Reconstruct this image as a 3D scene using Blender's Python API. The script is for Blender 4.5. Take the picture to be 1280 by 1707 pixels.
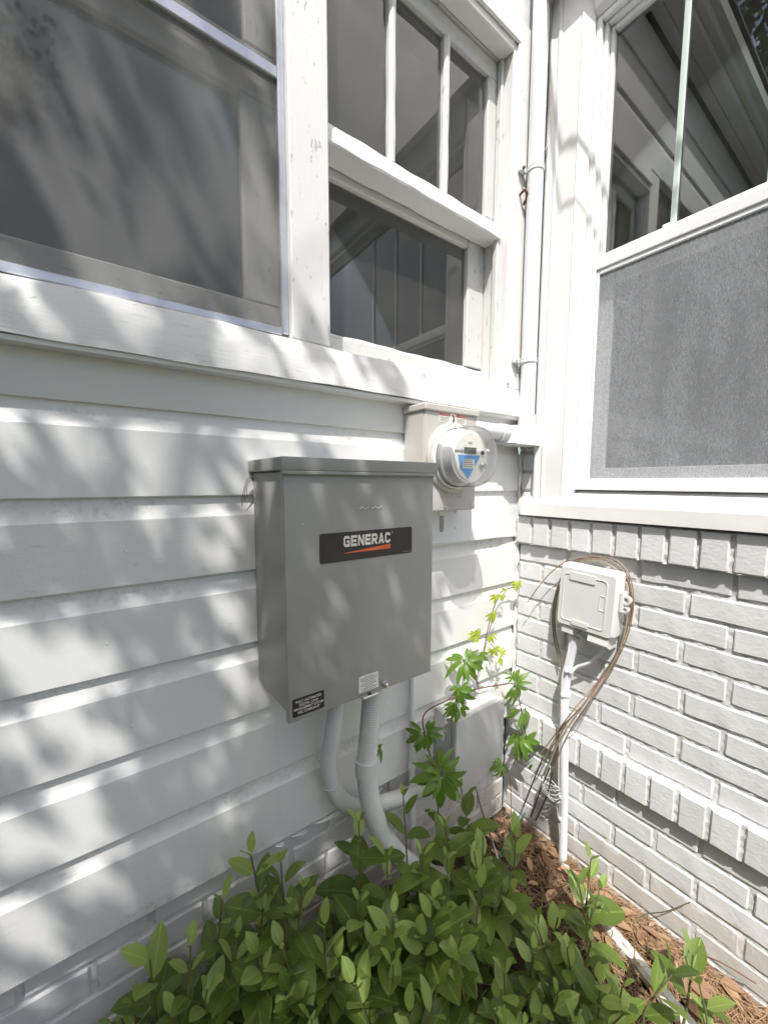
import bpy, bmesh, math, random
from mathutils import Vector, Matrix, Euler, noise
R = math.radians
rnd = random.Random(11)
for o in list(bpy.data.objects): bpy.data.objects.remove(o)
scene = bpy.context.scene
col = scene.collection

# ------------------------------------------------------------------ camera
# corner of the two walls is the z axis; siding wall = plane y 0 (x < 0), brick wall = plane x 0 (y < 0), ground z 0
F, YAW, PITCH, ROLL, CY = 665.2, .634058, -.0987, .002609, 870.2
CAM = Vector((-1.2375, -.867, 1.266))
_f = Vector((math.sin(YAW)*math.cos(PITCH), math.cos(YAW)*math.cos(PITCH), math.sin(PITCH)))
_r0 = Vector((math.cos(YAW), -math.sin(YAW), 0)); _u0 = _r0.cross(_f)
_r = math.cos(ROLL)*_r0 + math.sin(ROLL)*_u0; _u = -math.sin(ROLL)*_r0 + math.cos(ROLL)*_u0
cd = bpy.data.cameras.new('camera'); cam = bpy.data.objects.new('camera', cd); col.objects.link(cam)
cd.sensor_fit = 'HORIZONTAL'; cd.sensor_width = 36; cd.lens = F/1280*36
cd.shift_y = (CY-853.5)/1280; cd.clip_start = .02; cd.clip_end = 500
m = Matrix((( _r.x,_u.x,-_f.x,CAM.x),(_r.y,_u.y,-_f.y,CAM.y),(_r.z,_u.z,-_f.z,CAM.z),(0,0,0,1)))
cam.matrix_world = m
scene.camera = cam
def ray(px, py): return _f*F + _r*(px-640) - _u*(py-CY)
def Xp(px, py, X0=0.):
    d = ray(px, py); return CAM + d*((X0-CAM.x)/d.x)
def Yp(px, py, Y0=0.):
    d = ray(px, py); return CAM + d*((Y0-CAM.y)/d.y)
def Zp(px, py, Z0=0.):
    d = ray(px, py); return CAM + d*((Z0-CAM.z)/d.z)

# ------------------------------------------------------------------ light
SUN = Vector((.370, .381, -.847)).normalized()      # direction the light travels
w = bpy.data.worlds.new('World'); scene.world = w; w.use_nodes = True
nt = w.node_tree; bg = nt.nodes['Background']
sky = nt.nodes.new('ShaderNodeTexSky'); sky.sky_type = 'NISHITA'; sky.sun_disc = False
sky.sun_elevation = math.asin(-SUN.z); sky.sun_rotation = math.atan2(-SUN.x, -SUN.y)
sky.air_density = 1.0; sky.dust_density = 3.6; sky.ozone_density = 1.0
nt.links.new(sky.outputs[0], bg.inputs[0]); bg.inputs[1].default_value = .15
ld = bpy.data.lights.new('sun', 'SUN'); ld.energy = 4.0; ld.angle = R(.53); ld.color = (1, .968, .925)
sun = bpy.data.objects.new('sun', ld); col.objects.link(sun)
sun.rotation_euler = SUN.to_track_quat('-Z', 'Y').to_euler(); sun.location = (-4, -4, 9)
scene.view_settings.view_transform = 'Standard'; scene.view_settings.look = 'None'
scene.view_settings.exposure = 0.54; scene.view_settings.gamma = 1.0
scene.cycles.max_bounces = 6; scene.cycles.transparent_max_bounces = 16
scene.cycles.diffuse_bounces = 3; scene.cycles.glossy_bounces = 3; scene.cycles.transmission_bounces = 3

# ------------------------------------------------------------------ materials
def newmat(name):
    mt = bpy.data.materials.new(name); mt.use_nodes = True
    n = mt.node_tree.nodes; return mt, n, mt.node_tree.links, n['Principled BSDF']
def ramp(n, l, src, p0, p1, c0=(0,0,0,1), c1=(1,1,1,1)):
    r = n.new('ShaderNodeValToRGB'); r.color_ramp.elements[0].position = p0; r.color_ramp.elements[1].position = p1
    r.color_ramp.elements[0].color = c0; r.color_ramp.elements[1].color = c1
    l.new(src, r.inputs[0]); return r.outputs[0]
def c4(c): return (c[0], c[1], c[2], 1)
def tnoise(n, l, scale, stretch=(1,1,1), detail=4, rough=.55, coord='Object'):
    tc = n.new('ShaderNodeTexCoord'); mp = n.new('ShaderNodeMapping'); mp.inputs['Scale'].default_value = stretch
    nz = n.new('ShaderNodeTexNoise'); nz.inputs['Scale'].default_value = scale; nz.inputs['Detail'].default_value = detail
    nz.inputs['Roughness'].default_value = rough
    l.new(tc.outputs[coord], mp.inputs[0]); l.new(mp.outputs[0], nz.inputs['Vector']); return nz.outputs['Fac']
def mixc(n, l, fac, a, b):
    mx = n.new('ShaderNodeMix'); mx.data_type = 'RGBA'
    for s, v in ((6, a), (7, b)):
        if isinstance(v, tuple): mx.inputs[s].default_value = v
        else: l.new(v, mx.inputs[s])
    l.new(fac, mx.inputs[0]); return mx.outputs[2]
def bump(n, l, hs, bsdf, dist=.002):
    prev = None
    for h, s in hs:
        b = n.new('ShaderNodeBump'); b.inputs['Strength'].default_value = s; b.inputs['Distance'].default_value = dist
        l.new(h, b.inputs['Height'])
        if prev: l.new(prev, b.inputs['Normal'])
        prev = b.outputs[0]
    l.new(prev, bsdf.inputs['Normal'])
def simple(name, c, rough=.5, metal=0, var=.12, scale=14, bumps=.1, stretch=(1,1,1), dirt=None, dirtpos=(.58,.75)):
    mt, n, l, b = newmat(name)
    f = tnoise(n, l, scale, stretch, 5)
    cc = mixc(n, l, ramp(n, l, f, .3, .7), c4([x*(1-var) for x in c]), c4([min(1,x*(1+var*.5)) for x in c]))
    if dirt:
        f2 = tnoise(n, l, 3.1, (1,1,1), 7, .65)
        cc = mixc(n, l, ramp(n, l, f2, *dirtpos), cc, c4(dirt))
    l.new(cc, b.inputs['Base Color']); b.inputs['Roughness'].default_value = rough; b.inputs['Metallic'].default_value = metal
    if bumps:
        g = tnoise(n, l, scale*14, stretch, 3)
        bump(n, l, [(g, bumps)], b)
    return mt
def painted_wood(name, c, grain=(1,14,14), peel=.25, crack=.5, dirt=(.42,.42,.38), gb=.22, mildew=0):
    mt, n, l, b = newmat(name)
    g = tnoise(n, l, 9, grain, 6, .62)                     # grain
    p = tnoise(n, l, 26, tuple(1+ (s-1)*.12 for s in grain), 5, .7)   # paint edges
    big = tnoise(n, l, 2.3, (1,1,1), 5)
    base = mixc(n, l, ramp(n, l, big, .3, .75), c4(c), c4([x*.93 for x in c]))
    ck = ramp(n, l, g, .645, .72)                           # dark cracks along the grain
    pe = ramp(n, l, p, .64, .67)
    base = mixc(n, l, pe, base, c4([x*(1-.32*peel) for x in c]))
    mul = n.new('ShaderNodeMath'); mul.operation = 'MULTIPLY'; mul.inputs[1].default_value = crack
    l.new(ck, mul.inputs[0])
    base = mixc(n, l, mul.outputs[0], base, c4(dirt))
    if mildew:
        ge = n.new('ShaderNodeNewGeometry'); sz = n.new('ShaderNodeSeparateXYZ'); l.new(ge.outputs['Position'], sz.inputs[0])
        ma = n.new('ShaderNodeMath'); ma.operation = 'MULTIPLY_ADD'; ma.inputs[1].default_value = 1/.1645; ma.inputs[2].default_value = -.4152/.1645+4
        l.new(sz.outputs[2], ma.inputs[0]); fr = n.new('ShaderNodeMath'); fr.operation = 'FRACT'; l.new(ma.outputs[0], fr.inputs[0])
        band = ramp(n, l, fr.outputs[0], .70, .86); spk = ramp(n, l, tnoise(n, l, 70, (1,1,1), 6, .75), .50, .60); lrg = ramp(n, l, tnoise(n, l, 2.2, (1,1,2), 3), .42, .62)
        q1 = n.new('ShaderNodeMath'); q1.operation = 'MULTIPLY'; l.new(band, q1.inputs[0]); l.new(spk, q1.inputs[1])
        q2 = n.new('ShaderNodeMath'); q2.operation = 'MULTIPLY'; l.new(q1.outputs[0], q2.inputs[0]); l.new(lrg, q2.inputs[1])
        q3 = n.new('ShaderNodeMath'); q3.operation = 'MULTIPLY'; l.new(q2.outputs[0], q3.inputs[0]); q3.inputs[1].default_value = mildew
        base = mixc(n, l, q3.outputs[0], base, (.36,.35,.28,1))
        st_ = ramp(n, l, tnoise(n, l, 5, (3,3,.5), 5, .6), .55, .8); q4 = n.new('ShaderNodeMath'); q4.operation = 'MULTIPLY'; q4.inputs[1].default_value = .22; l.new(st_, q4.inputs[0])
        base = mixc(n, l, q4.outputs[0], base, (.55,.55,.49,1))
    l.new(base, b.inputs['Base Color']); b.inputs['Roughness'].default_value = .48
    fine = tnoise(n, l, 160, (1,1,1), 2)
    bump(n, l, [(g, gb), (pe, peel), (fine, .06)], b, .003)
    return mt
WHITE = (.80, .80, .785)
M = {}
M['siding'] = painted_wood('white_siding_paint', (.79,.795,.785), (1,22,22), .05, .10, (.5,.5,.47), .035, .5)
M['siding_old'] = painted_wood('white_siding_weathered', (.78,.78,.765), (1,20,20), .35, .45, (.42,.42,.38), .12, .45)
M['wood_h'] = painted_wood('white_wood_horizontal', (.80,.80,.785), (1,26,26), .45, .7)
M['wood_v'] = painted_wood('white_wood_vertical', (.79,.79,.775), (20,20,1), .8, .6)
M['wood_gh'] = painted_wood('weathered_sash_horizontal', (.66,.66,.64), (1,24,24), .8, .8, (.34,.33,.30))
M['wood_gv'] = painted_wood('weathered_sash_vertical', (.66,.66,.64), (22,22,1), 1.0, .8, (.34,.33,.30))
M['trim'] = simple('white_clad_trim', (.82,.82,.81), .38, 0, .05, 8, .05)
M['vinyl'] = simple('white_vinyl', (.83,.84,.85), .3, 0, .03, 8, .03)
M['vinyl_green'] = simple('pale_green_muntin', (.62,.72,.67), .3, 0, .03, 8, .03)
M['alu'] = simple('aluminium_frame', (.55,.56,.60), .35, .6, .12, 30, .08)
M['caulk'] = simple('painted_caulk', (.76,.76,.74), .6, 0, .2, 40, .6)
def brickmat(name, c, dirt):
    mt, n, l, b = newmat(name)
    oi = n.new('ShaderNodeObjectInfo')
    big = tnoise(n, l, 16, (1,1,1), 5)
    base = mixc(n, l, ramp(n, l, big, .35, .7), c4(c), c4([x*.91 for x in c]))
    v = n.new('ShaderNodeHueSaturation'); l.new(base, v.inputs['Color'])
    mr = n.new('ShaderNodeMapRange'); mr.inputs[3].default_value = .93; mr.inputs[4].default_value = 1.04
    l.new(oi.outputs['Random'], mr.inputs[0]); l.new(mr.outputs[0], v.inputs['Value'])
    ch = tnoise(n, l, 38, (1,1,1), 6, .68)
    chip = ramp(n, l, ch, .66, .70)
    cc = mixc(n, l, chip, v.outputs[0], c4(dirt))
    ge = n.new('ShaderNodeNewGeometry'); sz = n.new('ShaderNodeSeparateXYZ'); l.new(ge.outputs['Position'], sz.inputs[0])
    nn = tnoise(n, l, 20, (1,1,1), 6, .7); ma = n.new('ShaderNodeMath'); ma.operation = 'MULTIPLY_ADD'; ma.inputs[1].default_value = -.30; l.new(nn, ma.inputs[0]); l.new(sz.outputs[2], ma.inputs[2])
    low = ramp(n, l, ma.outputs[0], -.20, -.08, (.35,.35,.35,1), (0,0,0,1)); cc = mixc(n, l, low, cc, (.34,.29,.23,1))
    l.new(cc, b.inputs['Base Color']); b.inputs['Roughness'].default_value = .55
    h = tnoise(n, l, 55, (1,1,1.8), 6, .6); h2 = tnoise(n, l, 14, (1,1,1), 3)
    pit = tnoise(n, l, 150, (1,1,1), 4, .7); bump(n, l, [(h2, .3), (h, .4), (pit, .25)], b, .003)
    return mt
M['brick'] = brickmat('white_painted_brick', (.72,.727,.73), (.64,.62,.59))
M['brick_old'] = brickmat('white_painted_brick_worn', (.68,.68,.67), (.42,.40,.37))
M['mortar'] = simple('white_painted_mortar', (.74,.74,.73), .7, 0, .18, 60, 1.0)
M['cabinet'] = simple('grey_powder_coat', (.325,.327,.305), .42, 0, .07, 5, .10, stretch=(2,2,.35), dirt=(.375,.372,.35), dirtpos=(.52,.85))
M['cabinet_lid'] = simple('grey_powder_coat_lid', (.30,.305,.295), .40, 0, .05, 5, .10)
M['socket'] = simple('beige_grey_enamel', (.53,.51,.48), .42, 0, .06, 9, .08)
M['pvc'] = simple('grey_pvc', (.60,.61,.61), .42, 0, .06, 12, .05)
M['pvc_light'] = simple('painted_pvc', (.74,.75,.77), .38, 0, .05, 12, .06)
M['pvcbox'] = simple('white_painted_pvc_box', (.46,.47,.47), .42, 0, .06, 9, .10, dirt=(.40,.40,.37), dirtpos=(.58,.8))
M['flex'] = simple('light_grey_flex', (.62,.63,.62), .48, 0, .06, 14, .05)
M['tele'] = simple('light_grey_abs', (.70,.70,.68), .45, 0, .04, 12, .12)
M['black'] = simple('black_label', (.022,.021,.021), .35, 0, .2, 20, 0)
M['darkbrown'] = simple('nameplate_black', (.030,.024,.025), .32, 0, .3, 6, 0)
M['offwhite'] = simple('label_print_white', (.78,.77,.70), .5, 0, .05, 20, 0)
M['greyprint'] = simple('label_print_grey', (.33,.33,.33), .5, 0, .05, 20, 0)
M['orange'] = simple('label_orange_red', (.75,.13,.05), .45, 0, .05, 20, 0)
M['red'] = simple('label_red', (.62,.06,.06), .45, 0, .05, 20, 0)
M['blue'] = simple('label_blue', (.13,.33,.70), .4, 0, .05, 20, 0)
M['lcd'] = simple('lcd_grey', (.12,.13,.12), .25, 0, .1, 20, 0)
M['steel'] = simple('galvanised_steel', (.62,.62,.62), .35, .85, .15, 40, .1)
M['rust'] = simple('rusty_steel', (.20,.11,.07), .75, .3, .5, 60, .4)
M['meterbody'] = simple('meter_grey_plastic', (.84,.84,.83), .3, 0, .04, 10, .03)
M['darkgrey'] = simple('dark_rubber', (.05,.05,.05), .6, 0, .2, 20, .05)
M['copper'] = simple('brown_cable_jacket', (.29,.195,.145), .5, 0, .2, 30, .05)
M['olive'] = simple('tan_cable_jacket', (.36,.32,.22), .5, 0, .2, 30, .05)
M['cable_dark'] = simple('dark_cable_jacket', (.07,.06,.055), .5, 0, .2, 30, .05)
M['cable_white'] = simple('white_cable_jacket', (.68,.68,.67), .45, 0, .1, 30, .05)
M['green_wire'] = simple('green_ground_wire', (.02,.16,.10), .4, 0, .2, 30, 0)
M['soil'] = simple('dark_mulch_soil', (.055,.038,.028), .9, 0, .6, 30, 1.0)
M['lawn'] = simple('lawn_and_leaf_litter', (.075,.085,.04), .9, 0, .5, 20, .8)
M['bark'] = simple('tree_bark', (.12,.095,.075), .85, 0, .4, 12, .8, stretch=(1,1,.3))
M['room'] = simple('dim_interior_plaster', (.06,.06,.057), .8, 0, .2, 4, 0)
M['curtain'] = simple('interior_shade_cloth', (.30,.30,.29), .85, 0, .15, 30, .1)
M['roof'] = simple('asphalt_shingle', (.12,.12,.12), .9, 0, .3, 40, .4)
M['strip'] = simple('weathered_white_edging', (.66,.64,.60), .6, 0, .2, 30, .3)
def leafmat(name, c0, c1, trans=.35, rough=.38, vein=False):
    mt, n, l, b = newmat(name)
    oi = n.new('ShaderNodeObjectInfo'); f = tnoise(n, l, 30, (1,1,1), 3)
    ad = n.new('ShaderNodeMath'); ad.operation = 'MULTIPLY_ADD'; ad.inputs[1].default_value = .5
    l.new(f, ad.inputs[0]); mm = n.new('ShaderNodeMath'); mm.operation = 'MULTIPLY'; mm.inputs[1].default_value = .75
    l.new(oi.outputs['Random'], mm.inputs[0]); l.new(mm.outputs[0], ad.inputs[2])
    cc = mixc(n, l, ramp(n, l, ad.outputs[0], .15, 1.0), c4(c0), c4(c1))
    g = tnoise(n, l, 160, (1,1,1), 3); hs = [(g, .12)]
    if vein:                                             # midrib, side veins and blemishes in leaf coordinates
        tc = n.new('ShaderNodeTexCoord'); sx = n.new('ShaderNodeSeparateXYZ'); l.new(tc.outputs['Object'], sx.inputs[0])
        ab = n.new('ShaderNodeMath'); ab.operation = 'ABSOLUTE'; l.new(sx.outputs[0], ab.inputs[0])
        mid = ramp(n, l, ab.outputs[0], .008, .022, (1,1,1,1), (0,0,0,1))
        sb = n.new('ShaderNodeMath'); sb.operation = 'MULTIPLY_ADD'; sb.inputs[1].default_value = -1.1; l.new(ab.outputs[0], sb.inputs[0]); l.new(sx.outputs[1], sb.inputs[2])
        sn = n.new('ShaderNodeMath'); sn.operation = 'SINE'; m3 = n.new('ShaderNodeMath'); m3.operation = 'MULTIPLY'; m3.inputs[1].default_value = 62
        l.new(sb.outputs[0], m3.inputs[0]); l.new(m3.outputs[0], sn.inputs[0])
        side = ramp(n, l, sn.outputs[0], .86, 1.0, (0,0,0,1), (.35,.35,.35,1))
        mxx = n.new('ShaderNodeMath'); mxx.operation = 'MAXIMUM'; l.new(mid, mxx.inputs[0]); l.new(side, mxx.inputs[1])
        mf = n.new('ShaderNodeMath'); mf.operation = 'MULTIPLY'; mf.inputs[1].default_value = .45; l.new(mxx.outputs[0], mf.inputs[0])
        cc = mixc(n, l, mf.outputs[0], cc, c4([min(1, x*1.7+.02) for x in c1]))
        bs = tnoise(n, l, 7, (1,1,1), 4, .7); cc = mixc(n, l, ramp(n, l, bs, .70, .74), cc, (.16,.12,.04,1))
        hs.append((mxx.outputs[0], .3))
    l.new(cc, b.inputs['Base Color']); b.inputs['Roughness'].default_value = rough
    tr = n.new('ShaderNodeBsdfTranslucent'); 
    tcx = mixc(n, l, ramp(n, l, f, 0, 1), c4([x*1.5 for x in c1]), c4([c1[0]*1.9, c1[1]*1.7, c1[2]]))
    l.new(tcx, tr.inputs[0])
    mx = n.new('ShaderNodeMixShader'); mx.inputs[0].default_value = trans
    out = n['Material Output']; l.new(b.outputs[0], mx.inputs[1]); l.new(tr.outputs[0], mx.inputs[2]); l.new(mx.outputs[0], out.inputs[0])
    bump(n, l, hs, b)
    return mt
M['leaf'] = leafmat('shrub_leaf_green', (.046,.092,.020), (.165,.245,.050), vein=True)
M['leaf_young'] = leafmat('shrub_leaf_young', (.19,.29,.07), (.31,.42,.12), vein=True)
M['vine'] = leafmat('creeper_leaf', (.07,.15,.02), (.15,.26,.04), .4)
M['vine_young'] = leafmat('creeper_leaf_young', (.24,.34,.035), (.38,.46,.06), .45)
M['treeleaf'] = leafmat('tree_leaf', (.035,.06,.018), (.08,.12,.03), .3)
M['stem'] = simple('green_brown_stem', (.13,.13,.05), .6, 0, .3, 30, .2)
M['vinestem'] = simple('reddish_vine_stem', (.16,.075,.055), .6, 0, .3, 30, .2)
M['straw'] = simple('pine_straw', (.36,.23,.13), .7, 0, .55, 9, .1)
M['deadleaf'] = leafmat('dead_leaf_brown', (.17,.10,.06), (.44,.28,.16), .12, .7)
def glassmat(name, ior=1.5, dust=.03, mul=1.25, tint=(.86,.89,.88)):
    mt, n, l, b = newmat(name); n.remove(b); out = n['Material Output']
    tr = n.new('ShaderNodeBsdfTransparent'); tr.inputs[0].default_value = c4(tint)
    gl = n.new('ShaderNodeBsdfGlossy'); gl.inputs['Roughness'].default_value = .012
    fr = n.new('ShaderNodeFresnel'); fr.inputs[0].default_value = ior
    mu = n.new('ShaderNodeMath'); mu.operation = 'MULTIPLY'; mu.inputs[1].default_value = mul; mu.use_clamp = True
    l.new(fr.outputs[0], mu.inputs[0])
    mx = n.new('ShaderNodeMixShader'); l.new(mu.outputs[0], mx.inputs[0]); l.new(tr.outputs[0], mx.inputs[1]); l.new(gl.outputs[0], mx.inputs[2])
    df = n.new('ShaderNodeBsdfDiffuse'); df.inputs[0].default_value = (.62,.62,.58,1)
    f = tnoise(n, l, 5, (1,1,1), 6, .7); f2 = ramp(n, l, f, .3, .8, (dust*.6,)*3+(1,), (dust*1.6,)*3+(1,))
    m2 = n.new('ShaderNodeMixShader'); l.new(f2, m2.inputs[0]); l.new(mx.outputs[0], m2.inputs[1]); l.new(df.outputs[0], m2.inputs[2])
    l.new(m2.outputs[0], out.inputs[0]); return mt
M['glass'] = glassmat('window_glass', 1.5, .06, 2.0)
M['glass_dim'] = glassmat('window_glass_behind_screen', 1.5, .02, 1.2)
M['glass_clean'] = glassmat('window_glass_clean', 1.5, .02, 4.2)
M['meterglass'] = glassmat('meter_cover_glass', 1.45, .02, .7, (.99,.995,.995))
def screenmat(name, c, opac, vs, contrast, vst=.35, low=0):
    mt, n, l, b = newmat(name); out = n['Material Output']
    b.inputs['Base Color'].default_value = c4(c); b.inputs['Roughness'].default_value = .5
    f = tnoise(n, l, vs, (1,1,vst), 3, .6)
    fac = ramp(n, l, f, .3, .7, (opac-contrast,)*3+(1,), (opac+contrast,)*3+(1,))
    f2 = tnoise(n, l, 3, (1,1,1), 4)
    if low:                                              # opacity varies in soft vertical streaks
        f3 = ramp(n, l, tnoise(n, l, 14, (1,1,.16), 5, .65), .35, .65, (1-low,)*3+(1,), (1,1,1,1))
        mq = n.new('ShaderNodeMath'); mq.operation = 'MULTIPLY'; l.new(fac, mq.inputs[0]); l.new(f3, mq.inputs[1]); fac = mq.outputs[0]
    cc = mixc(n, l, ramp(n, l, f2, .35, .7), c4([x*.8 for x in c]), c4(c)); l.new(cc, b.inputs['Base Color'])
    tr = n.new('ShaderNodeBsdfTransparent'); mx = n.new('ShaderNodeMixShader')
    l.new(fac, mx.inputs[0]); l.new(tr.outputs[0], mx.inputs[1]); l.new(b.outputs[0], mx.inputs[2]); l.new(mx.outputs[0], out.inputs[0])
    return mt
M['screen'] = screenmat('grey_insect_screen', (.25,.25,.24), .33, 800, .06, 1.0)
M['screen_r'] = screenmat('grey_sun_screen', (.46,.48,.51), .42, 520, .20, .26, .28)

# ------------------------------------------------------------------ builders
class MB:
    """collects geometry in world coordinates"""
    def __init__(s): s.v = []; s.f = []
    def add(s, vs, fs):
        b = len(s.v); s.v += [Vector(v) for v in vs]; s.f += [tuple(b+i for i in f) for f in fs]; return s
    def box(s, a, b, bev=0., seg=1):
        a = Vector(a); b = Vector(b); lo = Vector(map(min, a, b)); hi = Vector(map(max, a, b))
        bm = bmesh.new(); bmesh.ops.create_cube(bm, size=1)
        for v in bm.verts: v.co = Vector(((lo[i]+hi[i])/2 + v.co[i]*(hi[i]-lo[i]) for i in range(3)))
        if bev: bmesh.ops.bevel(bm, geom=bm.edges[:], offset=min(bev, min(hi-lo)*.45), segments=seg, profile=.6, affect='EDGES')
        bm.verts.index_update()
        s.add([v.co.copy() for v in bm.verts], [[v.index for v in f.verts] for f in bm.faces]); bm.free(); return s
    def prism(s, poly, axis, a, b, n=1, off=None):
        """poly: 2-D points; axis 0: (y,z) run along x, axis 1: (x,z) run along y, axis 2: (x,y) run along z"""
        k = len(poly); vs = []; fs = []
        for j in range(n+1):
            t = a+(b-a)*j/n
            for i, (p, q) in enumerate(poly):
                c = [(t,p,q),(p,t,q),(p,q,t)][axis]
                if off: c = tuple(x+y for x, y in zip(c, off(t, i)))
                vs.append(c)
        for j in range(n):
            for i in range(k):
                fs.append((j*k+i, j*k+(i+1)%k, (j+1)*k+(i+1)%k, (j+1)*k+i))
        fs.append(tuple(range(k-1, -1, -1))); fs.append(tuple(range(n*k, n*k+k)))
        return s.add(vs, fs)
    def lathe(s, prof, c, axis=1, n=32, cap=True):
        """prof: (radius, position along axis)"""
        vs = []; fs = []; k = len(prof)
        for rr, t in prof:
            for i in range(n):
                a = 2*math.pi*i/n; p, q = rr*math.cos(a), rr*math.sin(a)
                vs.append([(c[0]+t, c[1]+p, c[2]+q), (c[0]+p, c[1]+t, c[2]+q), (c[0]+p, c[1]+q, c[2]+t)][axis])
        for j in range(k-1):
            for i in range(n): fs.append((j*n+i, j*n+(i+1)%n, (j+1)*n+(i+1)%n, (j+1)*n+i))
        if cap: fs.append(tuple(range(n-1, -1, -1))); fs.append(tuple(range((k-1)*n, k*n)))
        return s.add(vs, fs)
    def tube(s, pts, rad, n=8, rib=0, pitch=.006, closed=False):
        pts = [Vector(p) for p in pts]
        rf = rad if callable(rad) else (lambda t: rad)
        if rib:                                             # resample densely
            L = [0]
            for a, b in zip(pts, pts[1:]): L.append(L[-1]+(b-a).length)
            N = int(L[-1]/pitch*3); q = []; j = 0
            for i in range(N+1):
                d = L[-1]*i/N
                while j < len(pts)-2 and L[j+1] < d: j += 1
                q.append(pts[j].lerp(pts[j+1], (d-L[j])/max(1e-9, L[j+1]-L[j])))
            pts = q
        vs = []; fs = []; m_ = len(pts); up = None
        for i, p in enumerate(pts):
            t = (pts[min(i+1, m_-1)]-pts[max(i-1, 0)]).normalized()
            if up is None: up = t.orthogonal().normalized()
            up = (up - t*up.dot(t)).normalized(); sd = t.cross(up)
            rr = rf(i/(m_-1)) * ((1+rib) if rib and i % 3 == 0 else 1)
            for k in range(n):
                a = 2*math.pi*k/n; vs.append(p + up*(rr*math.cos(a)) + sd*(rr*math.sin(a)))
        for j in range(m_-1):
            for i in range(n): fs.append((j*n+i, j*n+(i+1)%n, (j+1)*n+(i+1)%n, (j+1)*n+i))
        fs.append(tuple(range(n-1, -1, -1))); fs.append(tuple(range((m_-1)*n, m_*n)))
        return s.add(vs, fs)
    def mesh(s, name, mt, origin=Vector((0,0,0)), smooth=False, angle=35):
        me = bpy.data.meshes.new(name); me.from_pydata([tuple(v-origin) for v in s.v], [], s.f)
        bm = bmesh.new(); bm.from_mesh(me); bmesh.ops.recalc_face_normals(bm, faces=bm.faces[:]); bm.to_mesh(me); bm.free()
        me.materials.append(mt)
        if smooth:
            for p in me.polygons: p.use_smooth = True
            try: me.set_sharp_from_angle(angle=R(angle))
            except Exception: pass
        return me
BASE = {}
def thing(name, label, cat, base, group=None):
    o = bpy.data.objects.new(name, None); o.empty_display_size = .05; col.objects.link(o)
    o.location = base; BASE[o] = Vector(base); o['label'] = label; o['category'] = cat
    if group: o['group'] = group
    return o
def part(mb, name, mt, parent=None, smooth=False, label=None, angle=35):
    og = BASE[parent] if parent else Vector((0,0,0))
    o = bpy.data.objects.new(name, mb.mesh(name, M[mt], og, smooth, angle)); col.objects.link(o)
    if parent: o.parent = parent; BASE[o] = og
    if label: o['label'] = label
    return o
def solo(mb, name, mt, label, cat, smooth=False, group=None, base=None):
    og = Vector(base) if base else sum((v for v in mb.v), Vector())/len(mb.v)
    o = bpy.data.objects.new(name, mb.mesh(name, M[mt], og, smooth)); o.location = og; col.objects.link(o)
    BASE[o] = og; o['label'] = label; o['category'] = cat
    if group: o['group'] = group
    return o
def piece(name, me, parent, loc, rot=None, scale=None):
    o = bpy.data.objects.new(name, me); col.objects.link(o); o.parent = parent
    o.location = Vector(loc)-BASE[parent]
    if rot is not None:
        if isinstance(rot, Matrix): o.rotation_euler = rot.to_euler()
        else: o.rotation_euler = rot
    if scale is not None: o.scale = (scale,)*3 if isinstance(scale, float) else scale
    return o
def smoothpath(pts, n=8):
    P = [Vector(p) for p in pts]; P = [P[0]*2-P[1]] + P + [P[-1]*2-P[-2]]; out = []
    for i in range(1, len(P)-2):
        for k in range(n):
            t = k/n; a, b, c, d = P[i-1:i+3]
            out.append(.5*((2*b)+(c-a)*t+(2*a-5*b+4*c-d)*t*t+(3*b-3*c+d-a)*t**3))
    out.append(P[-2]); return out
def rrect(x0, x1, z0, z1, r, n=4):
    pts = []
    for cx, cz, a0 in ((x1-r, z0+r, -90), (x1-r, z1-r, 0), (x0+r, z1-r, 90), (x0+r, z0+r, 180)):
        for k in range(n+1): a = R(a0+90*k/n); pts.append((cx+r*math.cos(a), cz+r*math.sin(a)))
    return pts
def text_part(body, name, mt, parent, size, M4, bold=0., sx=1., space=1.):
    c = bpy.data.curves.new('txt', 'FONT'); c.body = body; c.size = size; c.align_x = 'CENTER'; c.align_y = 'CENTER'
    c.offset = bold; c.extrude = .0002; c.space_character = space; c.space_line = 1.02
    t = bpy.data.objects.new('txt', c); col.objects.link(t); bpy.context.view_layer.update()
    me = bpy.data.meshes.new_from_object(t); bpy.data.objects.remove(t); bpy.data.curves.remove(c)
    S = Matrix.Diagonal((sx, 1, 1, 1)); me.transform(Matrix.Translation(-BASE[parent]) @ M4 @ S)
    me.materials.clear(); me.materials.append(M[mt]); me.name = name
    o = bpy.data.objects.new(name, me); col.objects.link(o); o.parent = parent; BASE[o] = BASE[parent]; return o
def onY(x, y, z, roll=0): return Matrix.Translation((x, y, z)) @ Matrix.Rotation(roll, 4, 'Y') @ Matrix.Rotation(R(90), 4, 'X')

# ------------------------------------------------------------------ ground
g = MB(); N = 60
gs = []
for i in range(N+1):
    t = i/N; gs.append(-40+ 80*t)
import itertools
ax = sorted(set([-200,-80,-40,-20,-10,-6,-4,-3,-2.5,-2] + [-1.8+.06*i for i in range(36)] + [.5,1,2,4,8,20,60,200]))
ay = sorted(set([-200,-80,-40,-20,-10,-6,-4,-3,-2,-1.5] + [-1.2+.06*i for i in range(26)] + [.5,1,2,4,8,20,60,200]))
vs = []
for y in ay:
    for x in ax:
        h = .012*noise.noise(Vector((x*9, y*9, 0)))+.010*noise.noise(Vector((x*25, y*25, 3))) if (-1.9 < x < .4 and -1.3 < y < .4) else 0
        vs.append((x, y, h-.012))
nx = len(ax)
fs = [(j*nx+i, j*nx+i+1, (j+1)*nx+i+1, (j+1)*nx+i) for j in range(len(ay)-1) for i in range(nx-1)]
gm, gn, gl_, gb = newmat('mulch_bed_and_lawn')
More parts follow.
